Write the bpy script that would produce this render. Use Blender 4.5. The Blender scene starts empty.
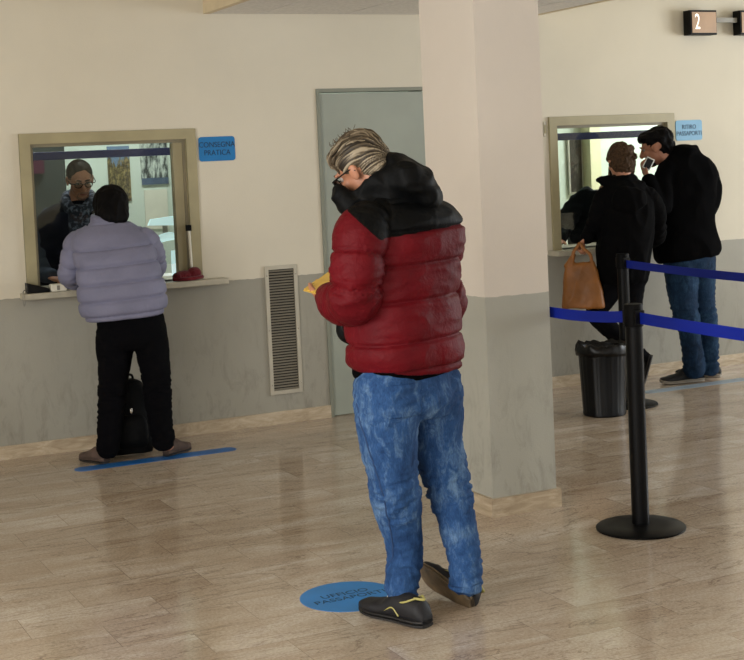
import bpy, bmesh, math, random
import numpy as np
from mathutils import Vector, Matrix, Quaternion, noise
random.seed(7)
PI = math.pi
scn = bpy.context.scene
col = scn.collection

# ---------------------------------------------------------------- camera
F_PX, PX0, PY0 = 1414.0, 370.2, 236.8
YAW, PITCH, ROLL = .448575, .053173, .0450886
EYE = Vector((0, 0, 1.6))
_f = Vector((math.sin(YAW)*math.cos(PITCH), math.cos(YAW)*math.cos(PITCH), -math.sin(PITCH)))
_r0 = Vector((math.cos(YAW), -math.sin(YAW), 0)); _d0 = _f.cross(_r0)
_r = math.cos(ROLL)*_r0 + math.sin(ROLL)*_d0
_d = -math.sin(ROLL)*_r0 + math.cos(ROLL)*_d0
cam_data = bpy.data.cameras.new('camera'); cam = bpy.data.objects.new('camera', cam_data); col.objects.link(cam)
cam.matrix_world = Matrix(((_r.x, -_d.x, -_f.x, EYE.x), (_r.y, -_d.y, -_f.y, EYE.y), (_r.z, -_d.z, -_f.z, EYE.z), (0, 0, 0, 1)))
cam_data.sensor_fit = 'HORIZONTAL'; cam_data.sensor_width = 36; cam_data.lens = F_PX/744*36
cam_data.shift_x = (372-PX0)/744; cam_data.shift_y = (PY0-330)/744
cam_data.clip_end = 60
scn.camera = cam
def ray(x, y): return _r*((x-PX0)/F_PX) + _d*((y-PY0)/F_PX) + _f

# ---------------------------------------------------------------- materials
def lin(c): return tuple(((v/255)/12.92 if v/255 <= .04045 else ((v/255+.055)/1.055)**2.4) for v in c)
def col4(c): return (*lin(c), 1)
class N:
    def __init__(s, name, rgb=(128,)*3, rough=.6, spec=.5, metal=0, sheen=0):
        s.m = bpy.data.materials.new(name); s.m.use_nodes = True; s.t = s.m.node_tree; s.b = s.t.nodes['Principled BSDF']
        s.b.inputs['Base Color'].default_value = col4(rgb); s.b.inputs['Roughness'].default_value = rough
        s.b.inputs['Specular IOR Level'].default_value = spec; s.b.inputs['Metallic'].default_value = metal
        if sheen: s.b.inputs['Sheen Weight'].default_value = sheen
        s.m.diffuse_color = col4(rgb)
    def n(s, typ, **kw):
        nd = s.t.nodes.new(typ)
        for k, v in kw.items():
            if k in nd.inputs.keys(): nd.inputs[k].default_value = v
            else: setattr(nd, k, v)
        return nd
    def l(s, a, b): s.t.links.new(a, b)
    def coords(s, scale=(1, 1, 1), world=False):
        mp = s.n('ShaderNodeMapping'); mp.inputs['Scale'].default_value = scale
        if world: g = s.n('ShaderNodeNewGeometry'); s.l(g.outputs['Position'], mp.inputs['Vector'])
        else: g = s.n('ShaderNodeTexCoord'); s.l(g.outputs['Object'], mp.inputs['Vector'])
        return mp.outputs[0]
    def noise(s, vec, scale=5, detail=4, rough=.5, dist=0):
        nd = s.n('ShaderNodeTexNoise'); nd.inputs['Scale'].default_value = scale; nd.inputs['Detail'].default_value = detail
        nd.inputs['Roughness'].default_value = rough; nd.inputs['Distortion'].default_value = dist
        s.l(vec, nd.inputs['Vector']); return nd.outputs[0]
    def ramp(s, fac, stops):
        nd = s.n('ShaderNodeValToRGB'); e = nd.color_ramp.elements
        while len(e) < len(stops): e.new(.5)
        for el, (p, c) in zip(e, stops): el.position = p; el.color = col4(c) if len(c) == 3 else c
        s.l(fac, nd.inputs[0]); return nd.outputs[0]
    def mix(s, fac, a, b, mode='MIX'):
        nd = s.n('ShaderNodeMix'); nd.data_type = 'RGBA'; nd.blend_type = mode
        for v, i in ((fac, 0), (a, 6), (b, 7)):
            if hasattr(v, 'links') or hasattr(v, 'is_output'): s.l(v, nd.inputs[i])
            elif i == 0: nd.inputs[0].default_value = v
            else: nd.inputs[i].default_value = col4(v)
        return nd.outputs[2]
    def math(s, op, a, b=0):
        nd = s.n('ShaderNodeMath'); nd.operation = op
        for v, i in ((a, 0), (b, 1)):
            if hasattr(v, 'is_output'): s.l(v, nd.inputs[i])
            else: nd.inputs[i].default_value = v
        return nd.outputs[0]
    def base(s, c): s.l(c, s.b.inputs['Base Color'])
    def bump(s, h, strength=.3, dist=.01):
        nd = s.n('ShaderNodeBump'); nd.inputs['Strength'].default_value = strength; nd.inputs['Distance'].default_value = dist
        s.l(h, nd.inputs['Height']); s.l(nd.outputs[0], s.b.inputs['Normal'])

def simple(name, rgb, rough=.6, var=.12, scale=8, bump=0, bs=60, **kw):
    k = N(name, rgb, rough, **kw); v = k.coords()
    if var:
        f = k.noise(v, scale, 5)
        k.base(k.ramp(f, [(.25, tuple(max(0, c*(1-var)) for c in rgb)), (.75, tuple(min(255, c*(1+var)) for c in rgb))]))
    if bump: k.bump(k.noise(v, bs, 3), bump, .004)
    return k.m

def wall_mat(name, split, upper, lower):
    k = N(name, upper, .75, .25)
    w = k.coords(world=True)
    sp = k.n('ShaderNodeSeparateXYZ'); k.l(w, sp.inputs[0])
    wob = k.math('MULTIPLY', k.noise(w, 22, 3), .012)
    z = k.math('ADD', sp.outputs[2], wob)
    fac = k.math('GREATER_THAN', z, split+.006)
    big = k.noise(w, 1.3, 5, .6)
    up = k.mix(big, tuple(c*.95 for c in upper), tuple(min(255, c*1.03) for c in upper))
    lo0 = k.mix(big, tuple(c*.92 for c in lower), tuple(c*1.05 for c in lower))
    # scuffs and grime where people lean, strongest low on the wall
    sc = k.coords((6, 6, 2.2), world=True)
    g = k.ramp(k.noise(sc, 2.2, 8, .72, .6), [(.50, (0, 0, 0)), (.70, (255, 255, 255))])
    low = k.n('ShaderNodeMapRange'); k.l(sp.outputs[2], low.inputs[0]); low.inputs[1].default_value = .9; low.inputs[2].default_value = .1
    low.inputs[3].default_value = 0; low.inputs[4].default_value = .38
    gm = k.math('MULTIPLY', g, low.outputs[0])
    lo = k.mix(gm, lo0, (86, 80, 70))
    k.base(k.mix(fac, lo, up))
    k.l(k.math('MULTIPLY_ADD', fac, .3), k.b.inputs['Roughness'])
    k.t.nodes[-1].inputs[2].default_value = .45
    k.bump(k.noise(w, 180, 2), .22, .003)
    return k.m

M = {}
M['wall'] = wall_mat('painted_plaster', .914, (212, 205, 187), (157, 154, 142))
M['pillar'] = wall_mat('painted_pillar', .978, (215, 206, 194), (174, 173, 162))
M['side_wall'] = simple('side_wall_plaster', (208, 200, 180), .8, .05, 2)

def floor_mat():
    k = N('polished_marble', (165, 145, 125), .2, .55)
    v = k.coords(world=True)
    mp = k.n('ShaderNodeMapping'); k.l(v, mp.inputs[0]); mp.inputs['Location'].default_value = (.02, -.13, 0)
    br = k.n('ShaderNodeTexBrick'); k.l(mp.outputs[0], br.inputs['Vector'])
    br.offset = .5; br.inputs['Scale'].default_value = 1; br.inputs['Mortar Size'].default_value = .0012; br.inputs['Mortar Smooth'].default_value = .2
    br.inputs['Brick Width'].default_value = .5; br.inputs['Row Height'].default_value = .25
    br.inputs['Color1'].default_value = (0, 0, 0, 1); br.inputs['Color2'].default_value = (1, 1, 1, 1); br.inputs['Mortar'].default_value = (.5, .5, .5, 1)
    # each tile shifts the veins a little so they break at the joints
    off = k.n('ShaderNodeVectorMath', operation='MULTIPLY'); k.l(br.outputs['Color'], off.inputs[0]); off.inputs[1].default_value = (1.6, .35, .6)
    ad = k.n('ShaderNodeVectorMath', operation='ADD'); k.l(v, ad.inputs[0]); k.l(off.outputs[0], ad.inputs[1])
    st = k.n('ShaderNodeMapping'); k.l(ad.outputs[0], st.inputs[0]); st.inputs['Scale'].default_value = (.8, 2.4, 1)
    vein = k.noise(st.outputs[0], 2.0, 6, .55, .7)
    c1 = k.ramp(vein, [(.26, (178, 160, 142)), (.42, (198, 183, 165)), (.56, (209, 197, 181)), (.72, (228, 219, 208))])
    tone = k.mix(br.outputs['Color'], (244, 240, 235), (255, 254, 253))
    c2 = k.mix(1.0, c1, tone, 'MULTIPLY')
    st2 = k.n('ShaderNodeMapping'); k.l(ad.outputs[0], st2.inputs[0]); st2.inputs['Scale'].default_value = (.45, 2.6, 1)
    cr = k.noise(st2.outputs[0], 1.9, 9, .62, 1.0)
    line = k.math('ABSOLUTE', k.math('SUBTRACT', cr, .5))
    lf = k.ramp(line, [(.0, (255, 255, 255)), (.010, (0, 0, 0))])
    lf2 = k.math('MULTIPLY', lf, .55)
    c3 = k.mix(lf2, c2, (104, 78, 56))
    cr2 = k.math('ABSOLUTE', k.math('SUBTRACT', k.noise(ad.outputs[0], 4.5, 8, .7, 1.2), .5)); c3 = k.mix(k.math('MULTIPLY', k.ramp(cr2, [(0, (255, 255, 255)), (.014, (0, 0, 0))]), .28), c3, (128, 104, 82))
    sp = k.ramp(k.noise(v, 90, 4, .7), [(.3, (205, 200, 194)), (.7, (255, 255, 255))])
    c3 = k.mix(1.0, c3, sp, 'MULTIPLY')
    c4 = k.mix(k.math('MULTIPLY', br.outputs['Fac'], .6), c3, (88, 70, 55))
    k.base(c4)
    rg = k.n('ShaderNodeMapRange'); k.l(k.noise(v, 3, 5), rg.inputs[0]); rg.inputs[3].default_value = .09; rg.inputs[4].default_value = .19
    k.l(rg.outputs[0], k.b.inputs['Roughness'])
    return k.m
M['floor'] = floor_mat()
def travertine():
    k = N('travertine', (180, 155, 125), .35)
    v = k.coords((1, 1, 4), world=True)
    a = k.noise(v, 6, 8, .7, .8)
    k.base(k.ramp(a, [(.3, (150, 132, 108)), (.5, (180, 163, 138)), (.7, (206, 193, 170))]))
    return k.m
M['skirt'] = travertine()
M['frame'] = simple('olive_frame_paint', (158, 149, 116), .45, .05, 6)
M['bead'] = simple('frame_bead', (132, 124, 100), .45, .05, 6)
M['sill'] = simple('counter_stone', (176, 170, 152), .35, .08, 14)
M['door'] = simple('door_paint', (150, 156, 145), .5, .04, 3)
M['door_edge'] = simple('door_frame_paint', (128, 131, 118), .5, .04, 3)
M['tile'] = simple('ceiling_tile', (226, 222, 216), .9, .05, 40)
M['tbar'] = simple('ceiling_joint', (48, 44, 40), .7, .05)
M['fascia'] = simple('soffit_trim', (214, 198, 166), .7, .05)
M['black_rubber'] = simple('black_rubber', (4, 4, 5), .6, .1, spec=.12)
M['black_metal'] = simple('black_powder_coat', (5, 5, 6), .4, .1, 20, spec=.15)
M['black_gloss'] = simple('black_gloss_plastic', (5, 5, 6), .38, 0, spec=.2)
M['bag_film'] = simple('black_bin_bag', (4, 4, 5), .36, .1, 9, bump=.7, bs=18, spec=.3)
M['white_plastic'] = simple('white_plastic', (225, 228, 226), .35, .03)
M['grey_plastic'] = simple('grey_plastic', (135, 132, 122), .45, .05)
M['chrome'] = simple('steel', (190, 186, 178), .25, .03, metal=1)
M['grille'] = simple('grille_aluminium', (182, 176, 160), .45, .05, 9, metal=.2)
M['louvre'] = simple('grille_louvre', (132, 126, 112), .5, .05, metal=.2)
M['void'] = simple('duct_black', (16, 15, 14), .9, 0)
M['sign_blue'] = simple('blue_sign_panel', (4, 112, 176), .45, .05)
M['sign_pale'] = simple('pale_blue_sign_panel', (108, 162, 196), .45, .04)
M['ink'] = simple('dark_sign_ink', (8, 52, 84), .6, 0)
M['ink2'] = simple('dark_blue_sign_ink', (26, 62, 88), .6, 0)
M['sticker'] = simple('blue_floor_vinyl', (2, 122, 198), .35, .08, 6)
M['strip'] = simple('blue_floor_tape', (28, 98, 168), .4, .15, 7)
M['strip_pale'] = simple('pale_floor_tape', (142, 158, 172), .4, .15, 7)
M['skin'] = simple('skin', (174, 120, 92), .5, .08, 18)
M['skin_d'] = simple('skin_tan', (164, 114, 90), .5, .08, 18)
M['eye'] = simple('eye_white', (150, 142, 136), .2, 0)
M['iris'] = simple('iris_brown', (40, 26, 20), .15, 0)
M['lip'] = simple('lip', (140, 82, 72), .45, .05)
M['brow'] = simple('dark_brow', (38, 30, 26), .8, 0)
M['lens'] = simple('glasses_lens', (60, 66, 72), .05, 0)
def hair_mat(name, dark, light, scale=(60, 60, 8)):
    k = N(name, dark, .65, .1); v = k.coords(scale)
    k.base(k.ramp(k.noise(v, 3, 6, .6, .4), [(.35, dark), (.65, light)])); k.bump(k.noise(v, 5, 4), .5, .004)
    return k.m
M['hair_grey'] = hair_mat('grey_brown_hair', (60, 51, 40), (92, 80, 64), (10, 10, 10))
M['hair_grey2'] = hair_mat('light_grey_hair', (104, 92, 74), (140, 128, 108), (10, 10, 10))
M['hair_black'] = hair_mat('black_hair', (3, 2, 3), (7, 6, 7))
M['hair_short'] = hair_mat('short_greying_hair', (30, 27, 24), (62, 58, 54), (60, 60, 60))
M['hair_brown'] = hair_mat('curly_brown_hair', (34, 24, 17), (84, 64, 46), (50, 50, 50))
M['stubble'] = simple('stubble', (132, 100, 86), .8, .25, 120)
def streak_hair():
    k = N('grey_streaked_hair', (90, 78, 62), .5, .25); at = k.n('ShaderNodeAttribute'); at.attribute_name = 'streak'
    k.base(k.ramp(at.outputs['Fac'], [(.25, (36, 30, 23)), (.5, (78, 68, 54)), (.8, (152, 140, 119))])); return k.m
M['hair_streak'] = streak_hair()
def cloth(name, rgb, rough=.75, sheen=0, fold=.35, fs=14, var=.1, spec=.3):
    k = N(name, rgb, rough, spec); v = k.coords((1, 1, 1))
    f = k.noise(v, 6, 4)
    k.base(k.ramp(f, [(.3, tuple(c*(1-var) for c in rgb)), (.7, tuple(min(255, c*(1+var)) for c in rgb))]))
    k.bump(k.noise(v, fs, 5, .62, .4), fold, .012)
    if sheen: k.b.inputs['Sheen Weight'].default_value = sheen
    return k.m
M['red_puffer'] = cloth('red_quilted_nylon', (90, 3, 15), .62, 0, .6, 22, .12, .18)
M['black_nylon'] = cloth('black_nylon', (5, 6, 7), .62, 0, .5, 16, .15, .12)
M['lilac_puffer'] = cloth('lilac_quilted_nylon', (116, 117, 140), .62, 0, .4, 18, .06, .3)
M['black_wool'] = cloth('black_wool', (5, 5, 6), .95, 0, .25, 20, .1, .05)
M['black_coat'] = cloth('charcoal_parka', (8, 8, 9), .85, 0, .5, 9, .1, .05)
M['black_trousers'] = cloth('black_trousers', (6, 6, 9), .9, 0, .4, 12, .1, .08)
M['navy'] = cloth('navy_cloth', (12, 15, 26), .85, 0, .4, 10, .1, .1)
M['navy2'] = cloth('dark_navy_nylon', (7, 11, 20), .7, 0, .5, 14, .1, .15)
M['grey_sleeve'] = cloth('grey_blue_sleeve', (64, 70, 84), .85, 0, .4, 10, .1, .1)
def scarf_mat():
    k = N('patterned_scarf', (28, 32, 48), .85); v = k.coords()
    f = k.noise(v, 42, 2)
    k.base(k.ramp(f, [(.5, (22, 27, 44)), (.62, (92, 98, 116))])); return k.m
M['scarf'] = scarf_mat()
def denim(name, dark, mid, light, s=1):
    k = N(name, mid, .85, .2); v = k.coords()
    a = k.noise(v, 5*s, 3, .5, .3); b = k.noise(k.coords((1.5, 1.5, .6)), 22*s, 6, .7, .8)
    f = k.math('ADD', k.math('MULTIPLY', a, .5), k.math('MULTIPLY', b, .5))
    c = k.ramp(f, [(.33, dark), (.5, mid), (.68, light)])
    tw = k.ramp(k.noise(k.coords((1, 1, .3)), 260, 2), [(.3, (215, 215, 215)), (.7, (255, 255, 255))])
    k.base(k.mix(1.0, c, tw, 'MULTIPLY'))
    k.bump(b, .6, .008); return k.m
M['denim'] = denim('washed_denim', (24, 52, 94), (48, 84, 134), (118, 150, 184))
M['denim_dark'] = denim('dark_denim', (12, 28, 48), (24, 50, 78), (48, 80, 110))
M['thread'] = simple('denim_seam', (34, 62, 104), .8, 0)
M['shoe_black'] = simple('black_shoe_mesh', (13, 13, 18), .65, .3, 30, bump=.3)
M['sole_brown'] = simple('brown_rubber_sole', (98, 82, 60), .6, .25, 25, bump=.6, bs=40)
M['sole_black'] = simple('black_rubber_sole', (24, 22, 22), .6, .2, 25)
M['piping'] = simple('yellow_green_piping', (168, 160, 92), .5, .05)
M['pale_sole'] = simple('pale_sole', (168, 160, 148), .6, .1)
M['brown_shoe'] = simple('brown_suede', (82, 66, 58), .85, .15, 22)
M['booklet'] = simple('yellow_paper_cover', (214, 176, 78), .5, .08, 12)
M['paper'] = simple('white_paper', (226, 222, 206), .7, .03)
M['tan_tote'] = cloth('tan_leather_tote', (126, 78, 28), .5, 0, .5, 7, .14, .4)
M['red_knit'] = cloth('dark_red_knit', (92, 12, 24), .9, .2, .6, 60, .2)
def belt_mat():
    k = N('blue_webbing', (8, 28, 148), .55, .3); v = k.coords((1, 1, 1))
    k.base(k.mix(k.noise(v, 4, 2), (2, 28, 132), (6, 36, 158))); k.bump(k.noise(k.coords((1, 1, 60)), 8, 2), .25, .002); return k.m
M['belt'] = belt_mat()
M['office_wall'] = simple('office_wall_paint', (210, 221, 209), .8, .03, 2)
M['office_cream'] = simple('office_cream_post', (232, 228, 190), .7, .03, 2)
M['dark_panel'] = simple('dark_cabinet', (50, 58, 56), .6, .06, 2)
M['blue_bar'] = simple('navy_blind_box', (26, 38, 100), .5, .05)
M['pic_frame'] = simple('pale_picture_mount', (196, 192, 180), .5, .02)
def poster_mat(name, stops, scale, vs=(1, 1, 1)):
    k = N(name, (120, 120, 110), .4); v = k.coords(vs)
    k.base(k.ramp(k.noise(v, scale, 6, .6, .3), stops)); return k.m
def castle_mat():
    k = N('photo_print_rocks', (120, 120, 110), .4); v = k.coords((1, 1, 1))
    sp = k.n('ShaderNodeSeparateXYZ'); k.l(v, sp.inputs[0])
    n1 = k.noise(k.coords((9, 1, 1.2)), 4.0, 5, .7)
    h = k.math('ADD', sp.outputs[2], k.math('MULTIPLY', k.math('SUBTRACT', n1, .5), -.55))
    sky = k.math('GREATER_THAN', h, .10)
    rocks = k.ramp(k.noise(k.coords((14, 1, 9)), 3, 6, .7), [(.38, (34, 32, 26)), (.52, (104, 92, 58)), (.66, (168, 152, 100))])
    k.base(k.mix(sky, rocks, (104, 130, 158))); return k.m
M['poster_a'] = castle_mat()
M['poster_b'] = poster_mat('engraving_print', [(.42, (60, 66, 66)), (.5, (150, 158, 152)), (.6, (208, 216, 206))], 9, (3, 1, 1))
M['poster_c'] = poster_mat('dark_portrait_print', [(.42, (16, 15, 14)), (.58, (58, 50, 44)), (.7, (120, 116, 108))], 5, (1.5, 1, .7))
M['poster_blue'] = simple('blue_caption_band', (84, 100, 122), .4, .1)
M['magenta'] = simple('dark_magenta_notice', (78, 22, 52), .5, .1)
def glass_mat():
    m = bpy.data.materials.new('window_glass'); m.use_nodes = True; t = m.node_tree; t.nodes.clear()
    o = t.nodes.new('ShaderNodeOutputMaterial'); mx = t.nodes.new('ShaderNodeMixShader'); tr = t.nodes.new('ShaderNodeBsdfTransparent')
    gl = t.nodes.new('ShaderNodeBsdfGlossy'); fr = t.nodes.new('ShaderNodeFresnel'); fr.inputs[0].default_value = 1.5
    tr.inputs[0].default_value = (.90, .94, .93, 1); gl.inputs['Roughness'].default_value = .02
    t.links.new(fr.outputs[0], mx.inputs[0]); t.links.new(tr.outputs[0], mx.inputs[1]); t.links.new(gl.outputs[0], mx.inputs[2]); t.links.new(mx.outputs[0], o.inputs[0])
    return m
M['glass'] = glass_mat()
def emis(name, rgb, s):
    k = N(name, rgb, .5); k.b.inputs['Emission Color'].default_value = col4(rgb); k.b.inputs['Emission Strength'].default_value = s; return k.m
M['lamp'] = emis('tube_lamp_glow', (255, 250, 238), 5)
M['display_lens'] = simple('bronze_display_lens', (168, 136, 104), .3, .08, 5)
M['digit'] = emis('white_digit', (250, 246, 235), .9)

# ---------------------------------------------------------------- helpers
def tag(o, label=None, cat=None, group=None, kind=None):
    if label: o['label'] = label
    if cat: o['category'] = cat
    if group: o['group'] = group
    if kind: o['kind'] = kind
    return o
def empty(name, loc, rz=0):
    o = bpy.data.objects.new(name, None); col.objects.link(o); o.location = loc; o.rotation_euler = (0, 0, rz); o.empty_display_size = .1; return o
def mesh_obj(name, verts, faces, mat, parent=None, smooth=True):
    me = bpy.data.meshes.new(name); me.from_pydata([tuple(v) for v in verts], [], faces); me.update()
    if smooth: me.polygons.foreach_set('use_smooth', [True]*len(me.polygons))
    if mat: me.materials.append(mat)
    o = bpy.data.objects.new(name, me); col.objects.link(o)
    if parent: o.parent = parent
    return o
class G:
    """collects shapes, builds ONE mesh object"""
    def __init__(s): s.v = []; s.f = []
    def add(s, v, f):
        b = len(s.v); s.v += [Vector(p) for p in v]; s.f += [tuple(i+b for i in q) for q in f]; return s
    def box(s, lo, hi):
        x0, y0, z0 = lo; x1, y1, z1 = hi
        return s.add([(x0, y0, z0), (x1, y0, z0), (x1, y1, z0), (x0, y1, z0), (x0, y0, z1), (x1, y0, z1), (x1, y1, z1), (x0, y1, z1)],
                     [(0, 3, 2, 1), (4, 5, 6, 7), (0, 1, 5, 4), (1, 2, 6, 5), (2, 3, 7, 6), (3, 0, 4, 7)])
    def lathe(s, prof, c=(0, 0, 0), n=48):
        c = Vector(c); v = []; f = []
        for r, z in prof:
            for i in range(n): a = 2*PI*i/n; v.append(c+Vector((r*math.cos(a), r*math.sin(a), z)))
        for k in range(len(prof)-1):
            for i in range(n): j = (i+1) % n; f.append((k*n+i, k*n+j, (k+1)*n+j, (k+1)*n+i))
        f.append(tuple(range(n))[::-1]); f.append(tuple((len(prof)-1)*n+i for i in range(n)))
        return s.add(v, f)
    def tube(s, pts, radii, n=16, flat=1, up=None, sub=5, cap=True):
        v, f = limb(pts, radii, n, flat, up, sub); return s.add(v, f)
    def ell(s, c, r, basis=None, nu=20, nv=14):
        c = Vector(c); B = basis or Matrix.Identity(3); v = [c+B@Vector((0, 0, -r[2]))]; f = []
        for k in range(1, nv):
            th = PI*k/nv - PI/2
            for i in range(nu):
                a = 2*PI*i/nu; v.append(c+B@Vector((r[0]*math.cos(th)*math.cos(a), r[1]*math.cos(th)*math.sin(a), r[2]*math.sin(th))))
        v.append(c+B@Vector((0, 0, r[2])))
        for i in range(nu): f.append((0, 1+(i+1) % nu, 1+i))
        for k in range(nv-2):
            for i in range(nu): j = (i+1) % nu; a = 1+k*nu; f.append((a+i, a+j, a+nu+j, a+nu+i))
        a = 1+(nv-2)*nu
        for i in range(nu): f.append((a+i, a+(i+1) % nu, a+nu))
        return s.add(v, f)
    def obj(s, name, mat, parent=None, smooth=True, bevel=0, seg=2):
        o = mesh_obj(name, s.v, s.f, mat, parent, smooth)
        bm = bmesh.new(); bm.from_mesh(o.data); bmesh.ops.recalc_face_normals(bm, faces=bm.faces)
        if bevel: bmesh.ops.bevel(bm, geom=bm.edges[:], offset=bevel, segments=seg, affect='EDGES', profile=.5)
        bm.to_mesh(o.data); bm.free()
        if not smooth: o.data.polygons.foreach_set('use_smooth', [False]*len(o.data.polygons))
        else:
            o.data.polygons.foreach_set('use_smooth', [True]*len(o.data.polygons))
            if hasattr(o.data, 'set_sharp_from_angle'): o.data.set_sharp_from_angle(angle=math.radians(38))
        return o
def cr(P, sub):
    """Catmull-Rom through a list of equal length tuples"""
    P = [np.array(p, float) for p in P]
    if len(P) < 3:
        return [P[0]+(P[1]-P[0])*i/sub for i in range(sub+1)]
    out = []
    for i in range(len(P)-1):
        p0 = P[i-1] if i else 2*P[0]-P[1]; p1 = P[i]; p2 = P[i+1]; p3 = P[i+2] if i+2 < len(P) else 2*P[-1]-P[-2]
        for k in range(sub):
            t = k/sub
            out.append(.5*((2*p1)+(-p0+p2)*t+(2*p0-5*p1+4*p2-p3)*t*t+(-p0+3*p1-3*p2+p3)*t**3))
    out.append(P[-1]); return out
def limb(pts, radii, n=20, flat=1, up=None, sub=5):
    S = cr([tuple(p)+(r,) for p, r in zip(pts, radii)], sub)
    C = [Vector(q[:3]) for q in S]; R = [max(.001, q[3]) for q in S]
    # rounded ends
    t0 = (C[1]-C[0]).normalized(); t1 = (C[-1]-C[-2]).normalized()
    C = [C[0]-t0*R[0]*.55, C[0]-t0*R[0]*.35] + C + [C[-1]+t1*R[-1]*.35, C[-1]+t1*R[-1]*.55]
    R = [R[0]*.45, R[0]*.8] + R + [R[-1]*.8, R[-1]*.45]
    v = []; f = []
    t = (C[1]-C[0]).normalized()
    u = Vector(up) if up is not None else (Vector((0, 1, 0)) if abs(t.y) < .8 else Vector((1, 0, 0)))
    for k in range(len(C)):
        t = (C[min(k+1, len(C)-1)]-C[max(k-1, 0)]).normalized()
        u = (u-t*u.dot(t)).normalized(); s = t.cross(u)
        for i in range(n):
            a = 2*PI*i/n; v.append(C[k]+(s*math.cos(a)+u*(math.sin(a)*flat))*R[k])
    for k in range(len(C)-1):
        for i in range(n): j = (i+1) % n; f.append((k*n+i, k*n+j, (k+1)*n+j, (k+1)*n+i))
    f.append(tuple(range(n))[::-1]); f.append(tuple((len(C)-1)*n+i for i in range(n)))
    return v, f
def torso(rings, n=48, sub=5, pw=2.3):
    """rings: (cx, cy, cz, half_width, half_depth, phi[, tilt_x, tilt_y]) ; tilt lifts the ring towards +x / +y"""
    rings = [tuple(r)+(0,)*(8-len(r)) for r in rings]
    S = cr(rings, sub); v = []; f = []
    for q in S:
        c = Vector(q[:3]); e1 = Vector((math.cos(q[5]), math.sin(q[5]), 0)); e2 = Vector((-math.sin(q[5]), math.cos(q[5]), 0))
        for i in range(n):
            a = 2*PI*i/n; ca, sa = math.cos(a), math.sin(a)
            p = e1*(q[3]*math.copysign(abs(ca)**(2/pw), ca)) + e2*(q[4]*math.copysign(abs(sa)**(2/pw), sa))
            p.z += p.x*q[6]+p.y*q[7]; v.append(c+p)
    for k in range(len(S)-1):
        for i in range(n): j = (i+1) % n; f.append((k*n+i, k*n+j, (k+1)*n+j, (k+1)*n+i))
    f.append(tuple(range(n))[::-1]); f.append(tuple((len(S)-1)*n+i for i in range(n)))
    return v, f
def fuse(name, g, voxel, mat, parent, smooth_it=3, disp=None, smooth_f=.5):
    """voxel-union of everything in g -> one continuous surface"""
    tmp = mesh_obj('tmp', g.v, g.f, None)
    bm = bmesh.new(); bm.from_mesh(tmp.data); bmesh.ops.recalc_face_normals(bm, faces=bm.faces); bm.to_mesh(tmp.data); bm.free()
    r = tmp.modifiers.new('r', 'REMESH'); r.mode = 'VOXEL'; r.voxel_size = voxel; r.use_smooth_shade = True
    if smooth_it: s = tmp.modifiers.new('s', 'SMOOTH'); s.iterations = smooth_it; s.factor = smooth_f
    dg = bpy.context.evaluated_depsgraph_get(); dg.update()
    me = bpy.data.meshes.new_from_object(tmp.evaluated_get(dg)); old = tmp.data
    bpy.data.objects.remove(tmp); bpy.data.meshes.remove(old)
    me.name = name; me.materials.clear()
    if mat: me.materials.append(mat)
    if disp is not None:
        n = len(me.vertices); co = np.empty(n*3); me.vertices.foreach_get('co', co); co = co.reshape(-1, 3)
        no = np.array([tuple(x.vector) for x in me.vertex_normals]) if n else co
        d = disp(co)
        me.vertices.foreach_set('co', (co+no*d[:, None]).ravel()); me.update()
    me.polygons.foreach_set('use_smooth', [True]*len(me.polygons))
    o = bpy.data.objects.new(name, me); col.objects.link(o)
    if parent: o.parent = parent
    return o
def nz(co, sx, sy=None, sz=None, off=0):
    sy = sy or sx; sz = sz or sx
    return np.array([noise.noise((p[0]*sx+off, p[1]*sy+off*.7, p[2]*sz-off)) for p in co])
def ridge(co, sx, sy=None, sz=None, off=0):
    return 1-np.abs(nz(co, sx, sy, sz, off))*3.2
def along(co, pts, rad):
    """nearest position on a polyline: arc length, distance minus radius"""
    S = cr([tuple(p)+(r,) for p, r in zip(pts, rad)], 8); best = np.full(len(co), 1e9); sv = np.zeros(len(co)); L = 0
    for a, b in zip(S[:-1], S[1:]):
        d = b[:3]-a[:3]; l2 = d@d+1e-12; t = np.clip(((co-a[:3])@d)/l2, 0, 1)
        q = np.linalg.norm(co-(a[:3]+t[:, None]*d), axis=1)-(a[3]+t*(b[3]-a[3]))
        m = q < best; best[m] = q[m]; sv[m] = L+t[m]*math.sqrt(l2); L += math.sqrt(l2)
    return sv, best, L
def split(o, pred, name, mat, parent):
    """move the faces for which pred(centres) holds to a part of their own"""
    me = o.data; n = len(me.polygons); c = np.empty(n*3); me.polygons.foreach_get('center', c); c = c.reshape(-1, 3)
    m = pred(c)
    out = []
    for keep in (m, ~m):
        bm = bmesh.new(); bm.from_mesh(me); bm.faces.ensure_lookup_table()
        bmesh.ops.delete(bm, geom=[f for f, k in zip(bm.faces, keep) if not k], context='FACES')
        # straighten the jagged cut edge
        bd = [v for v in bm.verts if v.is_boundary]
        for _ in range(4):
            nw = {}
            for v in bd:
                nb = [e.other_vert(v) for e in v.link_edges if e.is_boundary]
                if len(nb) == 2: nw[v] = v.co*.4+(nb[0].co+nb[1].co)*.3
            for v, p in nw.items(): v.co = p
        out.append(bm)
    me2 = bpy.data.meshes.new(name); out[0].to_mesh(me2); out[1].to_mesh(me); out[0].free(); out[1].free()
    me2.materials.clear(); me2.materials.append(mat); me2.polygons.foreach_set('use_smooth', [True]*len(me2.polygons))
    p = bpy.data.objects.new(name, me2); col.objects.link(p); p.parent = parent
    return p
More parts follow.
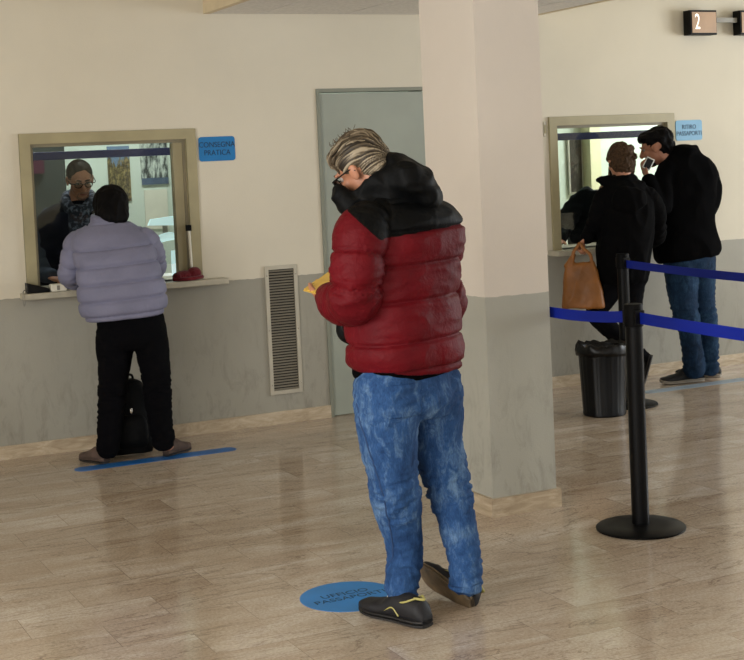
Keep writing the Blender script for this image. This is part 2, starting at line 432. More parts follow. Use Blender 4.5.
def patch(o, pred, off, name, mat, parent):
    """a layer lying on o where pred holds (pockets, labels)"""
    me = o.data; bm = bmesh.new(); bm.from_mesh(me); bm.faces.ensure_lookup_table()
    c = np.array([tuple(f.calc_center_median()) for f in bm.faces]); m = pred(c)
    bmesh.ops.delete(bm, geom=[f for f, k in zip(bm.faces, m) if not k], context='FACES')
    bd = [v for v in bm.verts if v.is_boundary]
    for _ in range(5):
        nw = {}
        for v in bd:
            nb = [e.other_vert(v) for e in v.link_edges if e.is_boundary]
            if len(nb) == 2: nw[v] = v.co*.4+(nb[0].co+nb[1].co)*.3
        for v, p in nw.items(): v.co = p
    for v in bm.verts: v.co += v.normal*off
    if bm.faces: 
        r = bmesh.ops.solidify(bm, geom=bm.faces[:], thickness=off*.9)
    me2 = bpy.data.meshes.new(name); bm.to_mesh(me2); bm.free(); me2.materials.append(mat)
    me2.polygons.foreach_set('use_smooth', [True]*len(me2.polygons))
    p = bpy.data.objects.new(name, me2); col.objects.link(p); p.parent = parent
    return p
def text_mesh(name, s, size, mat, parent, loc, rot=(PI/2, 0, 0), ext=.0008, xs=1, align='CENTER', spacing=1):
    cu = bpy.data.curves.new(name, 'FONT'); cu.body = s; cu.size = size; cu.extrude = ext; cu.align_x = align; cu.align_y = 'CENTER'
    cu.space_line = spacing
    t = bpy.data.objects.new('tmp', cu); col.objects.link(t)
    dg = bpy.context.evaluated_depsgraph_get(); dg.update()
    me = bpy.data.meshes.new_from_object(t.evaluated_get(dg)); bpy.data.objects.remove(t); bpy.data.curves.remove(cu)
    me.name = name; me.materials.clear(); me.materials.append(mat)
    o = bpy.data.objects.new(name, me); col.objects.link(o); o.parent = parent; o.location = loc; o.rotation_euler = rot; o.scale = (xs, 1, 1)
    return o
def struct(name, g, mat, **kw): return tag(g.obj(name, mat, None, **kw), kind='structure')

# ---------------------------------------------------------------- the room
YW = 8.113; YB = 8.26; H = 3.2; XL, XR, YR = -2.6, 10.2, -3.6
W1 = (1.715, 2.768, .94, 1.846); W2 = (5.277, 6.327, .94, 1.846); DR = (3.572, 4.52, 0, 2.067)
struct('floor', G().box((XL-.2, YR-.2, -.1), (XR+.2, 11.0, 0)), M['floor'], smooth=False)
g = G(); xs = [XL, W1[0], W1[1], DR[0], DR[1], W2[0], W2[1], XR]
for i in range(7):
    a, b = xs[i], xs[i+1]
    if i in (1, 5): g.box((a, YW, 0), (b, YB, .94)); g.box((a, YW, 1.846), (b, YB, H))
    elif i == 3: g.box((a, YW, 2.067), (b, YB, H))
    else: g.box((a, YW, 0), (b, YB, H))
wb = struct('wall_back', g, M['wall'], smooth=False)
# left wall with two tall windows on the daylight side, wall behind the viewer, right wall
def wall_with_windows(name, axis, c0, c1, lo, hi, wins, z0, z1):
    g = G(); e = [lo]+[v for w in wins for v in w]+[hi]
    for i in range(len(e)-1):
        a, b = e[i], e[i+1]
        bx = (lambda p, q: g.box((c0, a, p), (c1, b, q))) if axis == 'x' else (lambda p, q: g.box((a, c0, p), (b, c1, q)))
        if i % 2: bx(0, z0); bx(z1, H)
        else: bx(0, H)
    return struct(name, g, M['side_wall'], smooth=False)
wall_with_windows('wall_left', 'x', XL-.2, XL, YR, YW, [(-2.4, .2), (1.0, 4.2)], .5, 2.8)
wall_with_windows('wall_front', 'y', YR-.2, YR, XL-.2, XR+.2, [(-1.2, 2.6), (7.0, 9.8)], .6, 2.8)
wall_with_windows('wall_right', 'x', XR, XR+.2, YR, 11.0, [(3.2, 6.6)], .8, 2.7)
struct('ceiling', G().box((XL-.2, YR-.2, H), (XR+.2, 11.0, H+.1)), M['side_wall'], smooth=False)
# dropped ceiling strip running out from the wall
SX0, SX1, SZ = 2.86, 5.236, 2.529
g = G(); y = YW
while y > -2.6:
    y1 = y-.6 if y < YW else 7.36
    x = SX0+.04
    for x1 in (3.222, 3.792, 4.362, 4.932, SX1-.04):
        g.box((x+.005, y1+.005, SZ+.002), (x1-.005, y-.005, SZ+.03)); x = x1
    y = y1
tray = struct('ceiling_soffit', g, M['tile'], smooth=False)
g = G().box((SX0+.04, -2.6, SZ+.024), (SX1-.04, YW, H))
o = g.obj('soffit_backing', M['tbar'], tray, smooth=False)
g = G().box((SX0, -2.64, SZ), (SX0+.04, YW, H)); g.box((SX1-.04, -2.64, SZ), (SX1, YW, H)); g.box((SX0, -2.64, SZ), (SX1, -2.6, H))
o = g.obj('soffit_side', M['fascia'], tray, smooth=False)
# pillar
PXa, PXb, PYa, PYb = 3.134, 3.467, 5.375, 5.876
pl = struct('pillar', G().box((PXa, PYa, 0), (PXb, PYb, SZ+.004)), M['pillar'], smooth=False)
g = G()
t = .016; h = .083
g.box((PXa-t, PYa-t, 0), (PXb+t, PYa, h)); g.box((PXa-t, PYb, 0), (PXb+t, PYb+t, h)); g.box((PXa-t, PYa, 0), (PXa, PYb, h)); g.box((PXb, PYa, 0), (PXb+t, PYb, h))
struct('baseboard_pillar', g, M['skirt'], smooth=False)
g = G()
for a, b in ((XL, DR[0]-.0), (DR[1], XR)): g.box((a, YW-.012, 0), (b, YW, .078))
struct('baseboard_back', g, M['skirt'], smooth=False)
# door
g = G(); a, b, zt = DR[0], DR[1], DR[3]
g.box((a, YW-.008, 0), (a+.022, YW+.12, zt-.022)); g.box((b-.022, YW-.008, 0), (b, YW+.12, zt-.022)); g.box((a, YW-.008, zt-.022), (b, YW+.12, zt))
dr = struct('door_1', G().box((a+.028, YW+.012, .006), (b-.028, YW+.055, zt-.030)), M['door'], smooth=False)
g.obj('door_frame', M['door_edge'], dr, smooth=False)
hg = G().tube([(b-.10, YW+.012, 1.0), (b-.10, YW-.04, 1.0), (b-.20, YW-.045, 1.0)], [.01, .01, .01], 12)
hg.obj('door_handle', M['chrome'], dr)

# ticket windows: frame, inner beads, glass, sliding pane
def ticket_window(name, W, slide):
    x0, x1, z0, z1 = W; w = .062
    g = G()
    g.box((x0+.001, YW-.018, z0+.001), (x0+w, YW+.10, z1-w)); g.box((x1-w, YW-.018, z0+.001), (x1-.001, YW+.10, z1-w)); g.box((x0+.001, YW-.018, z1-w), (x1-.001, YW+.10, z1-.001))
    fr = struct(name, g, M['frame'], smooth=False)
    g = G(); v = w+.018
    g.box((x0+w, YW+.01, z0), (x0+v, YW+.06, z1-v)); g.box((x1-v, YW+.01, z0), (x1-w, YW+.06, z1-v)); g.box((x0+w, YW+.01, z1-v), (x1-w, YW+.06, z1-w))
    g.obj('glazing_bead', M['bead'], fr, smooth=False)
    g = G(); g.box((x0+v, YW+.05, z0+.10), (x1-v, YW+.056, z1-v)); g.obj('window_pane', M['glass'], fr, smooth=False)
    if slide: G().box((x1-w-.075, YW+.015, z0), (x1-w-.019, YW+.075, z1-w-.019)).obj('sliding_stile', M['frame'], fr, smooth=False)
    if slide:
        g = G(); g.tube([(x1-.074, YW-.03, 1.02), (x1-.078, YW-.03, 1.24)], [.009, .009], 12)
        g.obj('pull_handle', M['paper'], fr)
        g = G(); g.box((x1-.092, YW-.045, 1.235), (x1-.066, YW-.012, 1.27)); g.obj('handle_catch', M['black_rubber'], fr, smooth=False)
    return fr
ticket_window('window_1', W1, True); ticket_window('window_2', W2, False)
# counters: one stone slab through each opening
def counter(x0, x1, yf, lab):
    g = G().box((x0, yf, .905), (x1, YB+.28, .94))
    o = g.obj('counter_top', M['sill'], None, smooth=False, bevel=.004)
    tag(o, lab, 'counter'); return o
counter(1.675, 2.90, YW-.105, 'pale stone counter slab under the left ticket window')
o = counter(5.24, 6.40, YW-.13, 'pale stone counter slab under the right ticket window')
# office behind
OY = 10.4
g = G().box((XL, OY, 0), (XR, OY+.1, H)); g.box((4.3, YB, 0), (4.4, OY, H)); g.box((-.2, YB, 0), (-.1, OY, H)); 
struct('wall_office', g, M['office_wall'], smooth=False)
g = G().box((1.2, OY-.55, 0), (2.40, OY-.004, 2.4))
cb = tag(g.obj('tall_cabinet', M['dark_panel'], None, smooth=False, bevel=.006), 'tall dark grey cabinet in the office behind the left ticket window', 'cabinet')
g = G().box((2.02, OY-.572, .2), (2.38, OY-.55, 2.35)); g.obj('cabinet_door', M['dark_panel'], cb, smooth=False, bevel=.004)
g = G().box((2.09, OY-.60, 1.62), (2.24, OY-.573, 1.75)); tag(g.obj('wall_notice', M['magenta'], None, smooth=False), 'small dark magenta notice on the dark cabinet behind the glass', 'notice')
# blind box over the office side of window 1
g = G().box((W1[0]+.09, 8.85, 1.700), (W1[1]+.25, 8.90, 1.750))
tag(g.obj('hanging_rail', M['blue_bar'], None, smooth=False, bevel=.003), 'dark navy horizontal rail behind the glass of the left ticket window', 'rail')
for x in (W1[0]+.14, W1[1]+.2): G().box((x, 8.868, 1.748), (x+.012, 8.88, H)).obj('rail_hanger', M['black_metal'], bpy.data.objects['hanging_rail'], smooth=False)
G().box((W2[0]+.09, 8.85, 1.692), (W2[1]+.9, 8.90, 1.745)).obj('hanging_rail', M['blue_bar'], None, smooth=False, bevel=.003)
tag(bpy.data.objects['hanging_rail.001'], 'dark navy horizontal rail behind the glass of the right ticket window', 'rail')
for x in (W2[0]+.14, W2[1]+.8): G().box((x, 8.868, 1.745), (x+.012, 8.88, H)).obj('rail_hanger', M['black_metal'], bpy.data.objects['hanging_rail.001'], smooth=False)
def poster(x0, x1, z0, z1, mat, lab, fw=.0, fm=None, band=None, y=OY):
    r = empty('poster', ((x0+x1)/2, y, (z0+z1)/2)); tag(r, lab, 'poster')
    w, h = (x1-x0)/2, (z1-z0)/2
    if fw:
        g = G().box((-w, -.03, -h), (w, -.012, h)); g.obj('poster_frame', fm, r, smooth=False, bevel=.003)
    g = G().box((-w+fw, -.036 if fw else -.012, -h+fw), (w-fw, -.03 if fw else -.002, h-fw)); g.obj('printed_sheet', mat, r, smooth=False)
    if band: g = G().box((-w, -.016, -h), (w, -.012, -h+band)); g.obj('caption_band', M['poster_blue'], r, smooth=False)
    return r
poster(2.85, 3.02, 1.385, 1.80, M['poster_a'], 'poster of pale stone spires under blue sky on the office wall')
poster(3.105, 3.315, 1.50, 1.86, M['poster_b'], 'grey printed poster with a blue caption band on the office wall', band=.05)
poster(3.12, 3.30, 1.16, 1.46, M['paper'], 'blank white sheet pinned below the blue banded poster', )
poster(6.945, 7.095, 1.235, 1.755, M['poster_c'], 'narrow dark picture in a pale frame behind the right window', .018, M['pic_frame'])
g = G().box((7.10, OY-.14, 0), (7.21, OY-.002, H)); tag(g.obj('wall_post', M['office_cream'], None, smooth=False), 'pale yellow post on the office wall behind the right window', 'post')
# tube lamps on the office ceiling
for i, (x, y) in enumerate(((2.6, 9.5), (8.1, 9.3))):
    r = empty('ceiling_lamp', (x, y, 2.92)); tag(r, ('white tube ceiling lamp over the clerk in the left office', 'white tube ceiling lamp over the right office')[i], 'lamp', )
    g = G().box((-.62, -.09, 0), (.62, .09, .28)); g.obj('lamp_housing', M['white_plastic'], r, smooth=False, bevel=.004)
    g = G().tube([(-.58, 0, -.03), (.58, 0, -.03)], [.03, .03], 12); g.obj('lamp_tube', M['lamp'], r)
# desk screen seen through window 1
r = empty('desk_screen', (2.83, 9.0, .90)); tag(r, 'bright white desk screen on a curved stand behind the left window', 'screen')
sg = N('panel_and_stand_glow', (210, 240, 240), .3); sg.b.inputs['Emission Color'].default_value = (.75, .95, 1, 1); sg.b.inputs['Emission Strength'].default_value = .55; sg = sg.m  # glow added to panel, arm and foot alike; the stand itself emits nothing
G().add([(-.09, .0, .385), (.09, .0, .40), (.09, .0, .335), (-.11, .0, .345), (-.09, .03, .385), (.09, .03, .40), (.09, .03, .335), (-.11, .03, .345)], [(0, 1, 2, 3), (7, 6, 5, 4), (0, 4, 5, 1), (1, 5, 6, 2), (2, 6, 7, 3), (3, 7, 4, 0)]).obj('screen_panel', sg, r, smooth=False)
g = G().tube([(-.09, 0, .19), (-.065, 0, .235), (-.01, 0, .26), (.05, 0, .265), (.082, 0, .25)], [.014, .022, .028, .026, .014], 12, up=(0, 1, 0)); g.obj('curved_arm', sg, r)
G().box((.035, -.012, .0), (.075, .012, .17)).obj('screen_foot', sg, r, smooth=False, bevel=.004)
G().box((-.01, .004, .25), (.02, .02, .36)).obj('neck', M['grey_plastic'], r, smooth=False)
r = empty('office_desk', (2.85, 8.95, 0)); tag(r, 'pale office desk behind the left window under the white screen', 'desk')
G().box((-.45, -.33, .86), (.55, .35, .90)).obj('desk_top', M['white_plastic'], r, smooth=False, bevel=.004)
for x, y in ((-.42, -.30), (.50, -.30), (-.42, .30), (.50, .30)): G().box((x, y, 0), (x+.04, y+.04, .86)).obj('leg', M['grey_plastic'], r, smooth=False)

# ---------------------------------------------------------------- wall fittings
def sign(x0, x1, z0, z1, pm, im, txt, size, lab):
    r = empty('wall_sign', ((x0+x1)/2, YW, (z0+z1)/2)); tag(r, lab, 'sign')
    w, h = (x1-x0)/2, (z1-z0)/2; g = G(); n = 6; rad = .018; v = []
    for cx, cz, a0 in ((w-rad, h-rad, 0), (-w+rad, h-rad, 90), (-w+rad, -h+rad, 180), (w-rad, -h+rad, 270)):
        for k in range(n+1): a = math.radians(a0+90*k/n); v.append((cx+rad*math.cos(a), cz+rad*math.sin(a)))
    m = len(v); g.add([(x, -.001, z) for x, z in v]+[(x, -.006, z) for x, z in v], [tuple(range(m)), tuple(range(2*m-1, m-1, -1))]+[(i, (i+1) % m, m+(i+1) % m, m+i) for i in range(m)])
    g.obj('sign_panel', pm, r, smooth=False)
    text_mesh('sign_text', txt, size, im, r, (0, -.0068, 0), spacing=1.05, xs=.92)
    return r
sign(2.787, 3.018, 1.645, 1.792, M['sign_blue'], M['ink'], 'CONSEGNA\nPRATICA', .046, 'bright blue rounded sign reading CONSEGNA PRATICA beside the left window')
sign(6.345, 6.578, 1.648, 1.792, M['sign_pale'], M['ink2'], 'RITIRO\nPASSAPORTI', .044, 'pale blue rounded sign reading RITIRO PASSAPORTI beside the right window')
# vent grille
vx0, vx1, vz0, vz1 = 3.170, 3.386, .185, .985; cx, cz = (vx0+vx1)/2, (vz0+vz1)/2
r = empty('vent_grille', (cx, YW, cz)); tag(r, 'tall narrow louvred metal vent grille in the wall beside the door', 'vent')
w, h = (vx1-vx0)/2, (vz1-vz0)/2; b = .024
g = G().box((-w, -.012, -h), (-w+b, 0, h)); g.box((w-b, -.012, -h), (w, 0, h)); g.box((-w+b, -.012, -h), (w-b, 0, -h+b)); g.box((-w+b, -.012, h-b), (w-b, 0, h))
g.obj('grille_frame', M['grille'], r, smooth=False)
G().box((-w+b, -.002, -h+b), (w-b, 0, h-b)).obj('dark_backing', M['void'], r, smooth=False)
g = G(); n = 44
for i in range(n):
    z = -h+b+(2*h-2*b)*(i+.5)/n; d = .0052
    g.add([(-w+b, -.011, z-d), (w-b, -.011, z-d), (w-b, -.0035, z+d*.7), (-w+b, -.0035, z+d*.7), (-w+b, -.0095, z-d-.0012), (w-b, -.0095, z-d-.0012), (w-b, -.002, z+d*.7-.0012), (-w+b, -.002, z+d*.7-.0012)],
          [(0, 1, 2, 3), (7, 6, 5, 4), (0, 4, 5, 1), (2, 6, 7, 3), (0, 3, 7, 4), (1, 5, 6, 2)])
g.obj('louvres', M['louvre'], r, smooth=False)
for sx in (-1, 1):
    for z in (-h+.06, 0, h-.06):
        g = G(); g.ell((sx*(w-b/2), -.012, z), (.004, .0025, .004), nu=10, nv=6); g.obj('screw', M['chrome'], r)
# number displays high on the wall, joined by a bar
def display(x0, x1, digit, lab):
    z0, z1 = 2.388, 2.562; r = empty('number_display', ((x0+x1)/2, YW, (z0+z1)/2)); tag(r, lab, 'display')
    w, h = (x1-x0)/2, (z1-z0)/2
    G().box((-w, -.10, -h), (w, -.02, h)).obj('display_case', M['black_metal'], r, smooth=False, bevel=.004)
    G().box((-w+.014, -.104, -h+.014), (w-.008, -.0995, h-.014)).obj('display_lens', M['display_lens'], r, smooth=False)
    text_mesh('digit', digit, .155, M['digit'], r, (-w+.058, -.106, 0), ext=.001, xs=.62)
    G().box((-.05, -.02, -.04), (.05, -.0, .04)).obj('wall_plate', M['grey_plastic'], r, smooth=False)
display(6.43, 6.665, '2', 'black counter number display lit with a white 2 high on the wall')
display(6.875, 7.11, '1', 'black counter number display cut by the right edge of the picture')
G().box((6.667, YW-.07, 2.478), (6.873, YW-.05, 2.512)).obj('mounting_bar', M['grey_plastic'], None, smooth=False)
tag(bpy.data.objects['mounting_bar'], 'short grey bar joining the two number displays', 'bar')
G().box((-.04, -.001, -.012), (.04, .001, .012)).obj('bar_foot', M['grey_plastic'], bpy.data.objects['mounting_bar'])
bpy.data.objects.remove(bpy.data.objects['bar_foot'])
r = empty('wall_switch', (5.247, YW, 1.765)); tag(r, 'small grey metal switch plate left of the right window frame', 'switch')
G().box((-.011, -.008, -.05), (.011, 0, .05)).obj('switch_plate', M['grille'], r, smooth=False, bevel=.003)
G().box((-.006, -.014, -.03), (.006, -.008, .03)).obj('rocker', M['frame'], r, smooth=False)

# ---------------------------------------------------------------- floor graphics
r = empty('floor_sticker', (2.108, 4.70, 0)); tag(r, 'round blue floor sticker reading UFFICIO PASSAPORTI at the man in red', 'sticker')
G().lathe([(.1815, .0), (.1815, .0012)], n=72).obj('sticker_disc', M['sticker'], r, smooth=False)
text_mesh('sticker_text', 'UFFICIO\nPASSAPORTI', .052, M['ink'], r, (.0, .01, .0014), rot=(0, 0, 0), ext=.0003, spacing=1.0)
def strip(x0, x1, y, w, mat, lab):
    g = G(); n = 5; v = []
    for k in range(n+1): a = -PI/2+PI*k/n; v.append((x1+w*math.cos(a)*.8, y+w*math.sin(a)))
    for k in range(n+1): a = PI/2+PI*k/n; v.append((x0+w*math.cos(a)*.8, y+w*math.sin(a)))
    m = len(v); g.add([(*p, .0002) for p in v]+[(*p, .0012) for p in v], [tuple(range(m))[::-1], tuple(range(m, 2*m))]+[(i, (i+1) % m, m+(i+1) % m, m+i) for i in range(m)])
    return tag(g.obj('floor_tape', mat, None, smooth=False), lab, 'tape')
strip(1.845, 2.685, 7.566, .058, M['strip'], 'blue tape strip on the floor before the left window')
strip(5.62, 6.42, 7.56, .055, M['strip_pale'], 'pale blue tape strip on the floor before the right window')

# ---------------------------------------------------------------- queue barrier
def stanchion(x, y, lab):
    r = empty('barrier_post', (x, y, 0)); tag(r, lab, 'barrier post')
    G().lathe([(.178, 0), (.187, .002), (.188, .009), (.182, .014), (.10, .021), (.045, .024), (.04, .024)], n=72).obj('base_plate', M['black_metal'], r)
    G().lathe([(.036, .020), (.0365, .03), (.0365, .80), (.0365, .86)], n=40).obj('pole', M['black_metal'], r)
    G().lathe([(.0365, .86), (.041, .862), (.041, .948), (.038, .955), (.01, .957)], n=40).obj('belt_head', M['black_rubber'], r)
    g = G()
    g.box((-.024, -.046, .87), (.024, .046, .93)); g.obj('belt_slot', M['black_gloss'], r, smooth=False, bevel=.002)
    return r
P1 = (3.541, 4.848); P2 = (5.237, 7.262)
stanchion(*P1, 'black barrier post standing free in the foreground at right')
stanchion(*P2, 'black barrier post standing behind the waste bin')
stanchion(3.535, 2.95, 'near black barrier post outside the right edge of the picture')
stanchion(5.02, 5.05, 'far black barrier post outside the right edge of the picture')
def belt(a, b, z0, z1, lab, zm=None):
    a = Vector((*a, 0)); b = Vector((*b, 0)); d = (b-a).normalized(); s = Vector((-d.y, d.x, 0)); a = a+d*.047; b = b-d*.047; n = 16; v = []; f = []
    for k in range(n+1):
        t = k/n; p = a.lerp(b, t); z = z0+(z1-z0)*t - .012*4*t*(1-t)
        for dz, ds in ((-.024, .001), (.024, .001), (.024, -.001), (-.024, -.001)): v.append(p+s*ds+Vector((0, 0, z+dz)))
    for k in range(n):
        for i in range(4): j = (i+1) % 4; f.append((k*4+i, k*4+j, k*4+4+j, k*4+4+i))
    f += [(0, 1, 2, 3), (n*4+3, n*4+2, n*4+1, n*4)]
    tag(G().add(v, f).obj('barrier_belt', M['belt'], None, smooth=False), lab, 'belt')
belt(P1, (3.485, 5.53), .898, .885, 'blue webbing belt running from the foreground post behind the pillar')
G().box((3.468, 5.46, .85), (3.51, 5.50, .93)).obj('belt_clip', M['black_rubber'], None, smooth=False, bevel=.003)
tag(bpy.data.objects['belt_clip'], 'small black clip holding the belt end on the right side of the pillar', 'clip')
belt(P1, (3.535, 2.95), .898, .898, 'lower blue belt from the foreground post to the right picture edge')
belt(P2, (5.02, 5.05), .892, .898, 'upper blue belt from the rear post to the right picture edge')

# ---------------------------------------------------------------- waste bin
r = empty('waste_bin', (4.948, 7.10, 0)); tag(r, 'black ribbed waste bin with bin bag beside the pillar', 'bin')
g = G(); n = 72; prof = [(.125, 0), (.130, .004), (.132, .02), (.128, .028), (.145, .385), (.150, .39), (.150, .42), (.140, .42), (.112, .03), (.02, .028)]
v = []; f = []
for k, (rr, z) in enumerate(prof):
    for i in range(n):
        a = 2*PI*i/n; q = rr + (.0022*math.cos(a*24) if 3 <= k <= 4 else 0); v.append((q*math.cos(a), q*math.sin(a), z))
for k in range(len(prof)-1):
    for i in range(n): j = (i+1) % n; f.append((k*n+i, k*n+j, (k+1)*n+j, (k+1)*n+i))
f.append(tuple(range(n))[::-1]); f.append(tuple((len(prof)-1)*n+i for i in range(n)))
g.add(v, f).obj('bin_body', M['black_gloss'], r)
g = G(); v = []; f = []; rings = [(.120, .20), (.137, .40), (.150, .437), (.160, .425), (.163, .395), (.160, .37)]
for k, (rr, z) in enumerate(rings):
    for i in range(n):
        a = 2*PI*i/n; w = noise.noise((math.cos(a)*3, math.sin(a)*3, k*.6)); w2 = noise.noise((math.cos(a)*9, math.sin(a)*9, k))
        q = rr+(.012*w+.006*w2)*(k > 1); zz = z+(.018*w+.008*w2)*(k > 0); v.append((q*math.cos(a), q*math.sin(a), zz))
for k in range(len(rings)-1):
    for i in range(n): j = (i+1) % n; f.append((k*n+i, k*n+j, (k+1)*n+j, (k+1)*n+i))
o = mesh_obj('bin_bag', v, f, M['bag_film'], r); md = o.modifiers.new('s', 'SOLIDIFY'); md.thickness = .0015

# ================================================================ PEOPLE
class Fig:
    """local frame: x to the right as seen, y away along the view line, z up; P() gives the local point seen at a place in the photograph at depth v"""
    def __init__(s, name, x, y, label):
        s.rz = -math.atan2(x, y); s.o = empty(name, (x, y, 0), s.rz); tag(s.o, label, 'person')
        s.M = Matrix.Rotation(-s.rz, 3, 'Z'); s.loc = Vector((x, y, 0))
    def P(s, px, py, v=0):
        c = s.M@(EYE-s.loc); d = s.M@ray(px, py); return c+d*((v-c.y)/d.y)
def basis(fwd, up):
    f = Vector(fwd).normalized(); u = Vector(up); u = (u-f*u.dot(f)).normalized(); s = f.cross(u); return f, s, u   # s = the person's right
def head_parts(g, c, fwd, up, k=1.0, beard=0):
    f, s, u = basis(fwd, up); B = Matrix((f, s, u)).transposed()
    T = lambda a, b, d: Vector(c)+(f*a+s*b+u*d)*k
    E = lambda a, b, d, r: g.ell(T(a, b, d), [x*k for x in r], B)
    E(-.012, 0, .030, (.100, .078, .088)); E(.022, 0, -.030, (.068, .062, .085)); E(.055, 0, -.095, (.030, .032, .022))
    E(.0, .0, -.06, (.06, .056, .045))
    for q in (-1, 1):
        E(.062, q*.036, -.022, (.028, .024, .024))                       # cheek
        E(.082, q*.030, .030, (.014, .026, .009))                        # brow ridge
        E(-.004, q*.080, -.004, (.019, .009, .033)); E(-.010, q*.084, .006, (.017, .008, .022))   # ear
        E(.096, q*.012, -.030, (.011, .009, .008))                       # nostril wing
    g.tube([T(.086, 0, .024), T(.100, 0, .0), T(.113, 0, -.024), T(.104, 0, -.036)], [.010*k, .010*k, .013*k, .009*k], 12)
    E(.086, 0, -.056, (.013, .026, .007)); E(.084, 0, -.067, (.013, .023, .008))   # lips
    return T, f, s, u, B
def face_bits(T, B, k, root, brow, glasses=None, lens=True):
    for q in (-1, 1):
        g = G(); g.ell(T(.074, q*.030, .010), (.0115*k, .0115*k, .0115*k), B, 16, 12); e = g.obj('eye', M['eye'], root)
        g = G(); g.ell(T(.0845, q*.030, .009), (.0035*k, .006*k, .006*k), B, 12, 8); g.obj('iris', M['iris'], e)
        g = G(); g.tube([T(.094, q*.014, .030), T(.096, q*.030, .036), T(.086, q*.046, .031)], [.004*k, .0045*k, .003*k], 8); g.obj('eyebrow', brow, root)
    g = G(); g.tube([T(.093, -.022, -.061), T(.100, 0, -.060), T(.093, .022, -.061)], [.003*k, .0065*k, .003*k], 8); g.obj('lips', M['lip'], root)
    if glasses:
        g = G()
        for q in (-1, 1):
            ring = [T(.104-abs(math.cos(a))*.0, q*.033+.024*math.cos(a), .008+.019*math.sin(a)*(1 if math.sin(a) < 0 else .85)) for a in [2*PI*i/20 for i in range(21)]]
            v, f = limb(ring, [.0026*k]*21, 8, sub=1); g.add(v, f)
            g.tube([T(.104, q*.056, .016), T(.085, q*.080, .016), T(.0, q*.088, .012), T(-.018, q*.088, -.002)], [.0028*k]*4, 8)
        g.tube([T(.104, -.010, .012), T(.108, 0, .015), T(.104, .010, .012)], [.0024*k]*3, 8)
        gl = g.obj('glasses', glasses, root)
        if lens:
            g = G()
            for q in (-1, 1): g.ell(T(.104, q*.033, .007), (.0012*k, .022*k, .017*k), B, 16, 8)
            g.obj('lens', M['glass'], gl)
def hand(g, w, d, n, t, curls, k=1.0, thumb=.6, spread=0):
    """w wrist, d towards the fingers, n the side the palm faces, t the thumb side"""
    w = Vector(w); d = Vector(d).normalized(); n = Vector(n); n = (n-d*n.dot(d)).normalized(); tt = Vector(t); s = n.cross(d).normalized()
    if s.dot(tt) < 0: s = -s
    R = lambda v, a: Quaternion(d.cross(n), a)@v
    g.tube([w-d*.03*k, w+d*.01*k, w+d*.045*k, w+d*.085*k], [.027*k, .029*k, .040*k, .038*k], 16, flat=.42, up=n, sub=4)
    for i, (o, L, r) in enumerate(((.029, .074, .0092), (.010, .082, .0094), (-.010, .076, .009), (-.028, .060, .0080))):
        p = w+d*.078*k+s*o*k; c = curls[i]; pts = [p]; dd = (d+s*(spread*(1.5-i)*.12)).normalized()
        for j, (fr, cf) in enumerate(((.45, .8), (.31, 1.0), (.24, .7))):
            dd = Quaternion(d.cross(n).normalized(), c*cf)@dd; p = p+dd*L*fr*k; pts.append(p)
        g.tube(pts, [r*k, r*.98*k, r*.9*k, r*.75*k], 10, sub=3)
    p = w+d*.022*k+s*.026*k; d1 = (d*.65+s*.62+n*.25).normalized(); p1 = p+d1*.042*k; d2 = (d*.9+s*.15+n*thumb).normalized(); p2 = p1+d2*.032*k; p3 = p2+(d2+n*.2).normalized()*.024*k
    g.tube([p, p1, p2, p3], [.0145*k, .0125*k, .011*k, .009*k], 10, sub=3)
